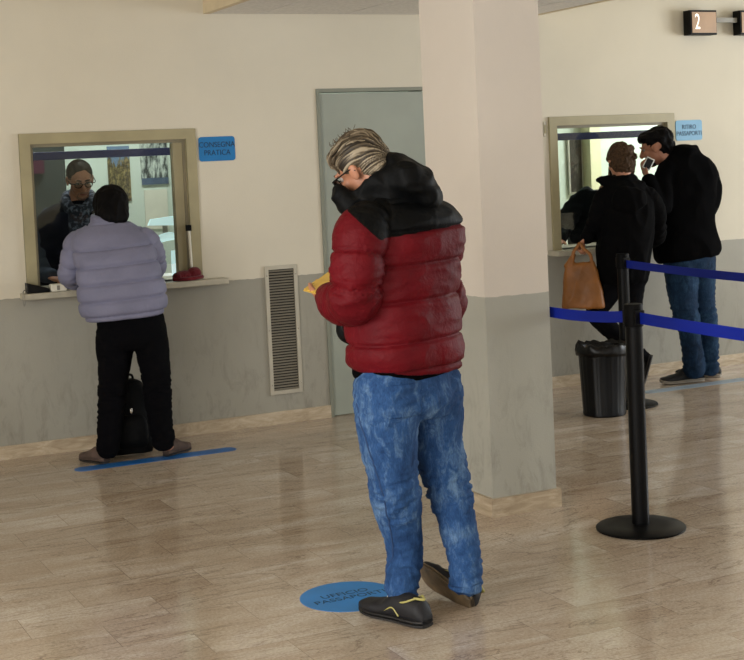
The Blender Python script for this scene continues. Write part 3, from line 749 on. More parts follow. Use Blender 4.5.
def shoe(root, ankle, toe, up, L=.28, W=.047, mats=('shoe_black', 'sole_black', 'pale_sole'), trim=True, name='shoe', hi=.085):
    """ankle: point on the ground line under the heel end; toe: direction; up: sole normal"""
    x = Vector(toe).normalized(); z = Vector(up); z = (z-x*z.dot(x)).normalized(); y = z.cross(x)
    T = lambda a, b, c: Vector(ankle)+x*a+y*b+z*c
    def prof(a):   # width, height along the foot, a in 0..1
        w = np.interp(a, [0, .06, .2, .42, .70, .88, .96, 1], [.45, .68, .76, .78, 1.0, .86, .58, .2])*W
        h = np.interp(a, [0, .06, .22, .42, .6, .8, .94, 1], [.050, hi*.88, hi, hi*1.04, .066, .050, .038, .022]); return w, h
    n = 24; N_ = 30
    def loft(f0, f1, wk, nm, mat, par, pw=2.6):
        v = []; f = []
        for k in range(N_+1):
            a = k/N_; w, h = prof(a); lift = .012*max(0, (a-.78)/.22)**2
            z0, z1 = f0(a, h)+lift, f1(a, h)+lift
            for i in range(n):
                an = 2*PI*i/n; ca, sa = math.cos(an), math.sin(an)
                taper = 1-.42*max(0, sa)**1.5*(h > .06)*(f1 is up1)
                v.append(T(a*L, wk*w*math.copysign(abs(ca)**(2/pw), ca)*taper, (z0+z1)/2+(z1-z0)/2*math.copysign(abs(sa)**(2/pw), sa)))
        for k in range(N_):
            for i in range(n): j = (i+1) % n; f.append((k*n+i, k*n+j, (k+1)*n+j, (k+1)*n+i))
        f.append(tuple(range(n))[::-1]); f.append(tuple(N_*n+i for i in range(n)))
        return G().add(v, f).obj(nm, M[mat], par)
    up1 = lambda a, h: h
    sh = loft(lambda a, h: .010, up1, 1.0, name, mats[0], root)
    loft(lambda a, h: 0, lambda a, h: .014, 1.06, 'outsole', mats[1], sh)
    loft(lambda a, h: .012, lambda a, h: .028-.006*a, 1.05, 'midsole', mats[2], sh)
    if trim:
        g = G(); g.tube([T(.035*L/.28, .020, hi*.96), T(.012, 0, hi*.93), T(.035*L/.28, -.020, hi*.96)], [.004, .005, .004], 8); 
        g.tube([T(.13, .030, .070), T(.08, .034, .080), T(.035, .020, hi*.96)], [.0035]*3, 8); g.tube([T(.13, -.030, .070), T(.08, -.034, .080), T(.035, -.020, hi*.96)], [.0035]*3, 8)
        g.tube([T(.10, -.042, .03), T(.13, -.042, .055), T(.17, -.044, .035)], [.003]*3, 6); g.tube([T(.10, .042, .03), T(.13, .042, .055), T(.17, .044, .035)], [.003]*3, 6)
        g.obj('trim', M['piping'], sh)
        g = G()
        for q in range(4):
            a = .115+.02*q; hh = prof(a/L)[1]; g.tube([T(a, -.016, hh-.003), T(a+.008, 0, hh+.002), T(a, .016, hh-.003)], [.0028]*3, 6)
        g.obj('laces', M['paper'], sh)
    return sh
def folds(co, amp, s, joints=(), off=0, base=.25):
    """transverse creases, stronger near joints given as (s0, width)"""
    w = np.full(len(co), base)
    for s0, wd in joints: w += np.exp(-((s-s0)/wd)**2)
    q = np.stack([co[:, 0]*9, co[:, 1]*9, s*34+co[:, 0]*10], 1)
    n1 = np.array([noise.noise((a[0]+off, a[1]-off, a[2])) for a in q])
    return amp*w*(1-np.abs(n1)*3.0) + nz(co, 11, off=off)*amp*.8
def seams(s, marks, depth, width, puff):
    d = np.zeros(len(s)); marks = sorted(marks)
    for m in marks: d -= depth*np.exp(-((s-m)/width)**2)
    for a, b in zip(marks[:-1], marks[1:]):
        t = (s-a)/(b-a); k = (t > 0) & (t < 1); d[k] += puff*np.sin(PI*t[k])**.7
    return d

# ---- the man in the red puffer jacket
def red_man():
    F = Fig('person', 2.27, 4.42, 'man in a red and black puffer jacket and blue jeans reading a yellow booklet'); P = F.P; root = F.o
    # torso rings: centre pixel, half width, half depth
    ph = math.radians(45)
    def ring(px, py, v, a, b, tx=0, ty=0, p=ph): c = P(px, py, v); return (c.x, c.y, c.z, a, b, p, tx, ty)
    R = [ring(406, 368, .0, .195, .145, -.05), ring(406, 361, 0, .214, .162, -.05), ring(405, 343, 0, .217, .168), ring(404, 318, 0, .211, .162), ring(403, 290, 0, .207, .16),
         ring(405, 262, 0, .213, .160), ring(407, 240, 0, .222, .158), ring(406, 222, 0, .218, .148), ring(402, 207, -.0, .175, .125), ring(393, 195, -.01, .11, .10)]
    LA = [P(370, 219, -.15), P(362, 234, -.19), P(357, 262, -.22), P(356, 290, -.21), P(351, 301, -.17), P(338, 301, -.06), P(329, 297, .03)]
    LAr = [.078, .088, .086, .082, .080, .070, .052]
    RA = [P(436, 224, .16), P(440, 245, .19), P(437, 280, .22), P(444, 305, .26), P(420, 312, .33), P(385, 303, .36), P(356, 292, .33)]
    RAr = [.072, .080, .08, .078, .075, .068, .055]
    g = G(); v, f = torso(R, pw=2.4); g.add(v, f); g.tube(LA, LAr, 28); g.tube(RA, RAr, 24)
    hem = P(407, 372).z
    def disp(co):
        sL, dL, LL = along(co, LA, LAr); sR, dR, _ = along(co, RA, RAr)
        arm = np.minimum(dL, dR) < .006; s = np.where(dL < dR, sL, sR)
        z = co[:, 2]-.04*co[:, 0]
        zs = [P(407, y).z for y in (376, 366, 337, 297, 262, 229, 200)]
        d = seams(z, zs, .010, .006, .009)
        d += (.0035*ridge(co, 9, 9, 22, 3)+.006*nz(co, 6, 6, 14))*(1) - .003
        da = seams(s, [.03, .14, .24, .34, .46], .008, .006, .008) + folds(co, .005, s, ((.27, .10),), 5, .4)
        return np.where(arm, da, d)
    jk = fuse('jacket', g, .0062, M['red_puffer'], root, 4, disp)
    pa, pb = P(383, 240, -.15), P(351, 212, -.15); y0 = P(384, 237, -.12)
    def yoke(c):
        low = c[:, 2]-.10*(c[:, 0]-y0.x) > y0.z
        xl = pa.x+(c[:, 2]-pa.z)*(pb.x-pa.x)/(pb.z-pa.z)
        near = (c[:, 1] < .02) & (c[:, 0] < xl)
        return low & ~near
    split(jk, yoke, 'shoulder_yoke', M['black_nylon'], jk)
    # stand collar and rolled hood
    def rg(px, py, v, a, b, p, tx=0, ty=0): return ring(px, py, v, a, b, tx, ty, p)
    g = G()
    C = [rg(398, 214, .0, .135, .12, .3, 0), rg(390, 200, -.01, .130, .115, .3, .25), rg(380, 186, -.02, .118, .105, .2, .50), rg(370, 177, -.02, .110, .098, .1, .62)]
    v, f = torso(C, pw=2.1); g.add(v, f)
    g.ell(P(407, 180, -.06), (.105, .115, .078), Matrix.Rotation(math.radians(32), 3, 'Y'))
    g.ell(P(420, 190, -.04), (.085, .12, .050), Matrix.Rotation(math.radians(35), 3, 'Y'))
    g.ell(P(396, 164, -.04), (.055, .09, .040), Matrix.Rotation(math.radians(30), 3, 'Y'))
    g.tube([P(352, 203, -.07), P(342, 196, -.075), P(336, 191, -.06)], [.050, .040, .022], 20)
    g.tube([P(352, 203, .05), P(343, 197, .03), P(337, 192, .0)], [.045, .036, .02], 20)
    hd = fuse('hood', g, .0065, M['black_nylon'], root, 5, lambda co: .009*ridge(co, 9, 9, 16, 8)+.008*nz(co, 14)-.004)
    # black shirt hem under the jacket and a black pouch at the waist
    g = G(); v, f = torso([ring(402, 376, .0, .174, .132), ring(402, 370, .0, .186, .145), ring(403, 362, .0, .186, .148)], pw=2.4); g.add(v, f)
    fuse('under_hem', g, .008, M['black_wool'], root, 2)
    g = G(); g.tube([P(350, 316, .0), P(346, 325, .0), P(347, 334, .0), P(355, 342, .0)], [.028, .036, .032, .02], 20, flat=.8)
    pc = fuse('waist_pouch', g, .006, M['black_nylon'], root, 3, lambda co: .004*nz(co, 25))
    g = G(); g.tube([P(343, 318, -.03), P(342, 327, -.035), P(347, 336, -.035)], [.003]*3, 8); g.obj('zip', M['black_gloss'], pc)
    # head
    hc = P(362, 169, -.01)
    fw = Vector((-.74, .42, -.52)); up = Vector((-.52, .12, .85))
    body = G(); T, f_, s_, u_, B = head_parts(body, hc, fw, up, .94)
    nb = P(390, 200, -.01)
    body.tube([T(-.02, 0, -.03), T(-.03, 0, -.09), nb], [.055, .055, .062], 20)
    RB = [(r[0], r[1], r[2], r[3]*.74, r[4]*.72, r[5]) for r in R]
    v, f = torso(RB); body.add(v, f)
    sh = lambda rr, k=.55: [x*k for x in rr]
    body.tube(LA, sh(LAr), 16); body.tube(RA, sh(RAr), 16)
    # hands around the booklet
    wl = P(330, 301, .02); hand(body, wl, P(319, 297, .13)-wl, Vector((.35, .25, .9)), Vector((-.3, .2, .7)), (.22, .22, .25, .3), .95, .3)
    wr = P(352, 291, .33); hand(body, wr, Vector((-1, -.35, -.02)), Vector((.1, -.2, .97)), Vector((.2, .9, .2)), (.5, .5, .5, .55), 1.0, .5)
    # legs
    LL = [P(387, 380, -.07), P(388, 410, -.08), P(388, 435, -.08), P(392, 468, -.07), P(396, 495, -.06), P(401, 525, -.03), P(405, 556, -.03), P(402, 585, -.08), P(401, 600, -.09)]
    LLr = [.118, .116, .106, .093, .086, .075, .062, .057, .056]
    RL = [P(428, 380, .08), P(434, 410, .10), P(437, 438, .10), P(444, 468, .09), P(451, 497, .07), P(458, 525, .05), P(464, 556, .03), P(466, 576, .01), P(465, 585, .0)]
    RLr = [.120, .108, .094, .086, .079, .068, .060, .056, .056]
    g = G(); g.tube(LL, LLr, 28); g.tube(RL, RLr, 28)
    v, f = torso([ring(406, 368, .02, .165, .135), ring(406, 385, .02, .178, .145), ring(407, 400, .01, .180, .15), ring(410, 414, .01, .13, .12)], pw=2.3); g.add(v, f)
    body.tube(LL, sh(LLr, .68), 18); body.tube(RL, sh(RLr, .68), 18)
    g.tube([P(417, 470, .14), P(420, 472, .17)], [.015, .012], 8)
    def jd(co):
        sL, dL, L = along(co, LL, LLr); sR, dR, _ = along(co, RL, RLr); s = np.where(dL < dR, sL, sR)
        d = folds(co, .0055, s, ((.40, .09), (.74, .10), (.08, .05)), 11, .4)
        # seat seam
        return d
    jn = fuse('jeans', g, .0062, M['denim'], root, 3, jd)
    # pocket on the seat, side seam and hems
    a0 = P(402, 392, 0)
    pk = patch(jn, lambda c: (np.abs(c[:, 0]-P(403, 390).x) < .062) & (c[:, 2] > P(403, 408).z) & (c[:, 2] < P(403, 377).z) & (c[:, 1] < -.06), .0035, 'back_pocket', M['denim'], jn)
    g = G()
    side = [P(361, 395, -.10), P(366, 430, -.145), P(376, 468, -.15), P(384, 497, -.14), P(391, 530, -.10), P(394, 560, -.065), P(390, 590, -.06)]
    sd = bpy.context.evaluated_depsgraph_get()
    pts = []
    for q in cr([tuple(p) for p in side], 10):
        ok, loc, nrm, _ = jn.closest_point_on_mesh(Vector(q)); pts.append(loc+nrm*.0005)
    g.tube(pts, [.0028]*len(pts), 6, sub=1); g.obj('side_seam', M['thread'], jn)
    for c, r, m_ in ((P(401, 601, -.09), .060, 0), (P(465, 586, .0), .060, 1)):
        g = G(); v, f = torso([(c.x, c.y, c.z-.012, r, r, 0, .15*(1-2*m_)), (c.x, c.y, c.z, r*1.03, r*1.03, 0, .15*(1-2*m_)), (c.x, c.y, c.z+.012, r*.98, r*.98, 0, .1)], pw=2); g.add(v, f)
        fuse('turned_hem', g, .005, M['denim'], jn, 2, lambda co: .004*nz(co, 30))
    # shoes
    fl = lambda x, y: F.M@(EYE+ray(x, y)*(-1.6/ray(x, y).z)-F.loc)
    hL = fl(428, 628)+Vector((0, 0, .002)); dL_ = (fl(352, 606)-hL); dL_.z = 0; dL_.normalize()
    shoe(root, hL, dL_, Vector((.10, -.12, 1)), L=.325, W=.056, mats=('shoe_black', 'sole_black', 'sole_black'), name='shoe', hi=.102)
    body.tube([LL[-2], LL[-1], hL+dL_*.07+Vector((0, 0, .055))], [.038, .036, .03], 12)
    hR = P(469, 606, -.02); dR_ = Vector((-.175, .19, .07)).normalized(); nR = Vector((.55, .75, .45)).normalized()
    shoe(root, hR, dR_, nR, L=.280, W=.052, mats=('shoe_black', 'sole_brown', 'sole_brown'), name='shoe', hi=.092)
    body.tube([RL[-2], RL[-1], hR+dR_*.07+nR*.06], [.038, .036, .03], 12)
    # the body itself, one surface
    bd = fuse('body', body, .0045, M['skin'], root, 3)
    face_bits(T, B, .94, root, M['brow'], M['black_gloss'])
    # hair: cap plus combed locks
    g = G()
    for a, b, d, r in ((-.022, 0, .050, (.104, .086, .088)), (-.058, 0, .005, (.072, .078, .080)), (.040, 0, .085, (.058, .070, .040)), (-.075, 0, -.045, (.045, .062, .05))):
        g.ell(T(a, b, d), [x*.93 for x in r], B)
    for q in (-1, 1): g.ell(T(-.005, q*.072, .040), (.045, .016, .040), B)
    Bi = B.transposed()
    def flow(co):
        q = np.array([tuple(Bi@(Vector(p)-T(-.02, 0, .0))) for p in co]); th = np.arctan2(q[:, 1], q[:, 2]+.03)
        return np.array([noise.noise((t*13+a*14+d*6, a*9, 3.1))*.75+noise.noise((t*30+a*22, a*14, 9.7))*.45 for t, a, d in zip(th, q[:, 0], q[:, 2])])
    hair = fuse('hair', g, .004, M['hair_streak'], root, 3, lambda co: .006*flow(co))
    hm = hair.data; cc = np.empty(len(hm.vertices)*3); hm.vertices.foreach_get('co', cc); fl_ = np.clip(flow(cc.reshape(-1, 3))*1.1+.5, 0, 1)
    at = hm.attributes.new('streak', 'FLOAT', 'POINT'); at.data.foreach_set('value', fl_.astype(np.float32))
    rnd = random.Random(3); gd = G(); gl = G()
    for k in range(70):
        al = rnd.uniform(-1.25, 1.25); st = rnd.uniform(-.2, 2.1); ln = rnd.uniform(.6, 1.25); pts = []
        for j in range(6):
            th = st+ln*j/5   # 0 = front hairline, sweeping back over the crown
            a = -.022+.106*math.cos(th)*math.cos(al*.5)+rnd.uniform(-.002, .002); b = .089*math.sin(al)*(.55+.45*math.sin(min(PI, th+.6)))+.006*math.sin(j+k)
            d = .050+.094*math.sin(th)*math.cos(al*.8)-.02*abs(al)
            pts.append(T(a, b, d))
        hit = []
        for j, p in enumerate(pts):
            ok, loc, nrm, _ = hair.closest_point_on_mesh(p); hit.append(loc+nrm*(.002+.003*math.sin(j/5*PI)*rnd.random()))
        (gl if rnd.random() < .38 else gd).tube(hit, [.002, .0035, .004, .0035, .003, .001], 6, flat=.6, sub=3)
    for k in range(26):     # a few strands standing up from the crown
        a = rnd.uniform(-.06, .05); b = rnd.uniform(-.03, .03); p = T(a, b, .13); q = p+u_*rnd.uniform(.012, .028)+f_*rnd.uniform(-.02, .02)
        gd.tube([p, (p+q)/2+f_*.004, q+f_*rnd.uniform(-.015, .015)], [.0011, .0009, .0005], 5, sub=3)
    gd.obj('combed_locks', M['hair_grey'], hair); gl.obj('grey_locks', M['hair_grey2'], hair)
    # booklet held in both hands
    c = P(321, 286, .17); r = empty('booklet', (0, 0, 0)); r.parent = None
    W_ = lambda p: F.loc+Matrix.Rotation(F.rz, 3, 'Z')@p
    a, b, c_, d_ = P(303.5, 291, .10), P(318, 295, -.02), P(347, 274, .14), P(332, 270, .27)
    cen = (a+b+c_+d_)/4; r.location = W_(cen); r.rotation_euler = (0, 0, F.rz)
    tag(r, 'yellow covered booklet held open by the man in the red jacket', 'booklet')
    n = (b-a).cross(d_-a).normalized(); n = n if n.z > 0 else -n
    def slab(q, z0, z1): 
        v = [p-cen+n*z0 for p in q]+[p-cen+n*z1 for p in q]; return G().add(v, [(3, 2, 1, 0), (4, 5, 6, 7), (0, 1, 5, 4), (1, 2, 6, 5), (2, 3, 7, 6), (3, 0, 4, 7)])
    m1 = (a+d_)/2*.0+a.lerp(d_, .5); m2 = b.lerp(c_, .5)
    slab([a, b, m2, m1], 0, .003).obj('cover', M['booklet'], r, smooth=False); slab([m1, m2, c_, d_], .0005, .0035).obj('cover', M['booklet'], r, smooth=False)
    k1 = [a.lerp(m1, .06), b.lerp(m2, .06), b.lerp(m2, .97), a.lerp(m1, .97)]; slab(k1, .003, .006).obj('pages', M['booklet'], r, smooth=False)
    g = G(); p0, p1 = P(312, 288.5, .13)-cen+n*.012, P(331, 281, .19)-cen+n*.014
    pen = g.tube([p0+Vector(r.location)*0, p1], [.004, .004], 10)
    po = pen.obj('pen', M['black_gloss'], None); po.location = W_(cen); po.rotation_euler = (0, 0, F.rz); tag(po, 'black pen lying across the yellow booklet', 'pen')
    po.location = W_(cen)
    return F
red_man()

# ---- the woman in lilac at the left window
def lilac_woman():
    F = Fig('person', 2.17, 7.60, 'woman in a lilac puffer jacket and black trousers leaning on the left counter'); P = F.P; root = F.o
    def ring(px, py, v, a, b, tx=0, ty=0, p=0): c = P(px, py, v); return (c.x, c.y, c.z, a, b, p, tx, ty)
    R = [ring(125, 316, -.02, .205, .135, .06), ring(124, 309, -.01, .232, .155, .05), ring(122, 290, .0, .238, .155), ring(118, 268, .03, .222, .150), ring(113, 248, .07, .222, .140),
         ring(110, 236, .10, .205, .125, 0), ring(108.5, 228, .12, .155, .10, 0), ring(108, 220, .13, .09, .085)]
    LA = [P(84, 236, .10), P(76, 246, .11), P(72, 262, .12), P(70, 276, .16), P(78, 280, .27), P(92, 279, .36)]
    LAr = [.055, .066, .062, .060, .052, .042]
    RA = [P(136, 235, .10), P(147, 243, .10), P(153, 256, .12), P(153, 270, .16), P(143, 277, .27), P(130, 277, .36)]
    RAr = [.058, .070, .066, .060, .050, .042]
    g = G(); v, f = torso(R, pw=2.6); g.add(v, f); g.tube(LA, LAr, 24); g.tube(RA, RAr, 24)
    def disp(co):
        sL, dL, _ = along(co, LA, LAr); sR, dR, _ = along(co, RA, RAr); arm = np.minimum(dL, dR) < .006; s = np.where(dL < dR, sL, sR)
        z = co[:, 2]-.06*co[:, 0]
        zs = [P(115, y).z for y in (322, 313, 298, 281, 264, 247, 222)]
        d = seams(z, zs, .010, .006, .009)+.004*nz(co, 9, 9, 14)
        return np.where(arm, seams(s, [.02, .10, .19, .28, .38], .006, .006, .006)+folds(co, .004, s, ((.22, .06),), 3, .4), d)
    jk = fuse('jacket', g, .0075, M['lilac_puffer'], root, 3, disp)
    g = G(); v, f = torso([ring(108, 228, .12, .105, .085), ring(108, 219, .13, .097, .085), ring(107, 214, .14, .090, .080, 0, .15)], pw=2.1); g.add(v, f)
    fuse('collar', g, .007, M['lilac_puffer'], root, 3, lambda co: .004*nz(co, 18))
    body = G(); hc = P(110, 208, .19); fw = Vector((-.30, .80, -.55)); up = Vector((0, .5, .87))
    T, f_, s_, u_, B = head_parts(body, hc, fw, up, .95)
    body.tube([T(-.02, 0, -.03), T(-.03, 0, -.09), P(108, 224, .12)], [.05, .05, .055], 16)
    v, f = torso([(r[0], r[1], r[2], r[3]*.72, r[4]*.7, 0) for r in R]); body.add(v, f)
    sh = lambda rr, k=.6: [x*k for x in rr]
    body.tube(LA, sh(LAr), 14); body.tube(RA, sh(RAr), 14)
    hand(body, LA[-1], Vector((.8, .6, -.05)), Vector((0, 0, -1)), Vector((0, 1, 0)), (.3, .3, .3, .3), .9)
    hand(body, RA[-1], Vector((-.8, .6, -.05)), Vector((0, 0, -1)), Vector((0, 1, 0)), (.3, .3, .3, .3), .9)
    LL = [P(117, 322, .0), P(115, 345, .0), P(114, 370, .0), P(112, 398, .0), P(110, 425, -.01), P(108, 444, -.02), P(107, 451, -.02)]
    LLr = [.108, .105, .088, .076, .070, .062, .058]
    RL = [P(146, 318, .0), P(151, 342, .0), P(155, 368, .0), P(158, 395, .0), P(160, 420, .0), P(163, 436, .0), P(163, 444, .0)]
    RLr = [.100, .096, .084, .074, .068, .062, .058]
    g = G(); g.tube(LL, LLr, 24); g.tube(RL, RLr, 24); v, f = torso([ring(130, 312, 0, .165, .115), ring(131, 325, 0, .182, .130), ring(132, 338, .0, .175, .125), ring(133, 348, 0, .12, .10)], pw=2.4); g.add(v, f)
    def jd(co):
        sL, dL, _ = along(co, LL, LLr); sR, dR, _ = along(co, RL, RLr); return folds(co, .006, np.where(dL < dR, sL, sR), ((.42, .10), (.72, .08)), 7, .35)
    fuse('trousers', g, .0075, M['black_trousers'], root, 3, jd)
    body.tube(LL, sh(LLr), 14); body.tube(RL, sh(RLr), 14)
    fl = lambda x, y: F.M@(EYE+ray(x, y)*(-1.6/ray(x, y).z)-F.loc)
    for a, b in (((111, 459), (86, 463)), ((160, 452), (186, 451))):
        h = fl(*a); d = fl(*b)-h; d.z = 0; d = d.normalized()+Vector((0, 1.5, 0)); d.normalize(); h.z = .002
        if b[0] < 100: h = fl(107, 464)
        else: h = fl(166, 457)
        h.z = .002; shoe(root, h, d, (0, 0, 1), L=.22, W=.046, mats=('brown_shoe', 'sole_black', 'brown_shoe'), trim=False, name='shoe', hi=.085)
        body.tube([(LL if b[0] < 100 else RL)[-1], h+d*.05+Vector((0, 0, .04))], [.036, .03], 12)
    fuse('body', body, .0055, M['skin'], root, 3)
    face_bits(T, B, .95, root, M['brow'])
    g = G()
    for a, b, d, r in ((-.018, 0, .035, (.108, .092, .092)), (-.045, 0, -.03, (.080, .092, .085)), (-.060, 0, -.075, (.060, .088, .05)), (-.02, .06, -.05, (.05, .04, .07)), (-.02, -.06, -.05, (.05, .04, .07))): g.ell(T(a, b, d), [x*1.02 for x in r], B)
    g.ell(T(-.075, 0, -.10), (.04, .085, .055), B); g.ell(T(-.02, 0, .02), (.11, .1, .11), B)
    fuse('hair', g, .007, M['hair_black'], root, 4, lambda co: .004*ridge(co, 26, 26, 5)-.002)
    # backpack standing between her feet
    r = empty('backpack', tuple(F.loc+Matrix.Rotation(F.rz, 3, 'Z')@Vector((P(130, 420, .0).x, .17, 0))), F.rz+.1); tag(r, 'black backpack standing on the floor between the woman in lilac and the wall', 'backpack')
    g = G(); v, f = torso([(0, 0, .012, .12, .06, 0), (0, 0, .04, .125, .075, 0), (0, 0, .20, .120, .075, 0), (0, .0, .34, .105, .065, 0), (0, 0, .41, .075, .05, 0), (0, 0, .435, .03, .025, 0)], pw=3); g.add(v, f)
    bp = fuse('backpack_body', g, .008, M['black_nylon'], r, 3, lambda co: .006*nz(co, 12))
    g = G(); v, f = torso([(0, -.065, .05, .08, .025, 0), (0, -.075, .10, .09, .035, 0), (0, -.073, .20, .085, .03, 0), (0, -.065, .24, .06, .018, 0)], pw=3); g.add(v, f); fuse('front_pocket', g, .008, M['black_nylon'], r, 2)
    g = G(); g.tube([(-.03, 0, .42), (-.02, 0, .455), (.02, 0, .455), (.03, 0, .42)], [.007]*4, 8); g.obj('carry_loop', M['black_nylon'], r)
    g = G(); g.ell((.0, -.092, .265), (.009, .004, .018), nu=10, nv=8); g.obj('zip_puller', M['chrome'], r)
    for q in (-1, 1):
        g = G(); g.tube([(q*.06, .05, .38), (q*.085, .115, .26), (q*.09, .10, .12), (q*.10, .07, .05)], [.016]*4, 12, flat=.35, up=(0, 1, 0)); g.obj('shoulder_strap', M['black_nylon'], r)
lilac_woman()

# ---- the clerk behind the left window
def clerk():
    F = Fig('person', 1.93, 8.98, 'clerk with glasses, grey hair and a dark scarf behind the left window'); P = F.P; root = F.o
    def ring(px, py, v, a, b, tx=0, ty=0, p=.1): c = P(px, py, v); return (c.x, c.y, c.z, a, b, p, tx, ty)
    R = [ring(72, 330, .02, .20, .13), ring(72, 300, .01, .20, .13), ring(72, 270, .0, .205, .13), ring(71, 240, .0, .215, .13), ring(72, 218, .0, .215, .125), ring(73, 208, -.0, .17, .105), ring(75, 201, 0, .085, .08)]
    LA = [P(52, 216, 0), P(44, 228, -.0), P(41, 252, -.04), P(43, 272, -.12), P(52, 276, -.30)]
    LAr = [.068, .070, .062, .056, .045]
    RA = [P(93, 214, 0), P(101, 228, -.0), P(104, 252, -.04), P(103, 270, -.12), P(94, 276, -.30)]
    RAr = [.066, .068, .062, .056, .045]
    g = G(); v, f = torso(R, pw=2.4); g.add(v, f)
    fuse('waistcoat', g, .008, M['navy'], root, 3, lambda co: .005*ridge(co, 8, 8, 10))
    for A, Ar in ((LA, LAr), (RA, RAr)):
        g = G(); g.tube(A, Ar, 22); fuse('sleeve', g, .008, M['grey_sleeve'], root, 3, lambda co: folds(co, .005, along(co, A, Ar)[0], ((.25, .08),), 2, .5))
    body = G(); hc = P(80, 180, -.05); fw = Vector((.16, -.86, -.36)); up = Vector((.02, -.33, .93))
    T, f_, s_, u_, B = head_parts(body, hc, fw, up, .98)
    body.tube([T(-.02, 0, -.03), T(-.03, 0, -.09), P(75, 206, 0)], [.055, .056, .062], 16)
    v, f = torso([(r[0], r[1], r[2], r[3]*.8, r[4]*.8, r[5]) for r in R]); body.add(v, f)
    sh = lambda rr, k=.62: [x*k for x in rr]
    body.tube(LA, sh(LAr), 14); body.tube(RA, sh(RAr), 14)
    w = P(52, 278, -.32); hand(body, w, Vector((.55, -.75, -.12)), Vector((0, 0, -1)), Vector((1, 0, 0)), (.35, .35, .4, .45), .95)
    w = P(92, 278, -.32); hand(body, w, Vector((-.5, -.8, -.12)), Vector((0, 0, -1)), Vector((-1, 0, 0)), (.35, .35, .4, .45), .95)
    # seated legs on the office chair
    z = lambda p, zz: Vector((p.x, p.y, zz))
    hip = P(72, 330, .02)
    for q in (-1, 1):
        a = Vector((hip.x+q*.10, hip.y, .62)); L = [a, a+Vector((0, -.02, -.28)), a+Vector((0, .0, -.54))]
        g = G(); g.tube([Vector((hip.x+q*.09, hip.y, .80)), a, L[1], Vector((L[2].x, L[2].y, .10))], [.10, .095, .075, .055], 18); fuse('trouser_leg', g, .01, M['black_trousers'], root, 2)
        body.tube([Vector((hip.x+q*.09, hip.y, .80)), a, L[1], Vector((L[2].x, L[2].y, .07))], [.07, .065, .05, .035], 12)
        shoe(root, Vector((L[2].x, L[2].y+.07, .002)), (0, -1, 0), (0, 0, 1), L=.27, mats=('shoe_black', 'sole_black', 'sole_black'), trim=False, name='shoe')
    v, f = torso([(hip.x, hip.y, .72, .16, .11, 0), (hip.x, hip.y, .82, .17, .12, 0), (hip.x, hip.y, .95, .17, .12, 0)]); body.add(v, f)
    fuse('body', body, .005, M['skin_d'], root, 3)
    face_bits(T, B, .98, root, M['brow'], M['black_gloss'])
    g = G()
    for a, b, d, r in ((-.022, 0, .040, (.098, .083, .088)), (-.05, 0, .01, (.070, .078, .075))): g.ell(T(a, b, d), r, B)
    fuse('hair', g, .006, M['hair_short'], root, 2, lambda co: .002*nz(co, 60))
    g = G(); g.ell(T(.052, 0, -.098), (.033, .036, .020), B); g.tube([T(.099, -.028, -.050), T(.107, 0, -.046), T(.099, .028, -.050)], [.0045, .005, .0045], 8)
    for q in (-1, 1): g.tube([T(.094, q*.030, -.052), T(.088, q*.036, -.072), T(.078, q*.030, -.092)], [.005]*3, 8)
    fuse('beard', g, .004, M['stubble'], root, 1)
    g = G()
    cs = [P(67, 197, .04), P(66, 204, -.06), P(73, 210, -.12), P(85, 209, -.12), P(91, 202, -.06), P(89, 195, .04), P(78, 193, .10), P(67, 197, .04)]
    g.tube(cs, [.036]*8, 18, sub=4); g.tube([P(76, 212, -.13), P(77, 226, -.155), P(79, 244, -.16), P(80, 262, -.155)], [.045, .05, .05, .045], 18, flat=.4, up=(0, 1, 0))
    g.tube([P(82, 212, -.13), P(85, 226, -.155), P(88, 240, -.15), P(88, 254, -.15)], [.04, .045, .045, .04], 18, flat=.4, up=(0, 1, 0))
    fuse('scarf', g, .006, M['scarf'], root, 2, lambda co: .005*ridge(co, 22, 22, 8))
clerk()

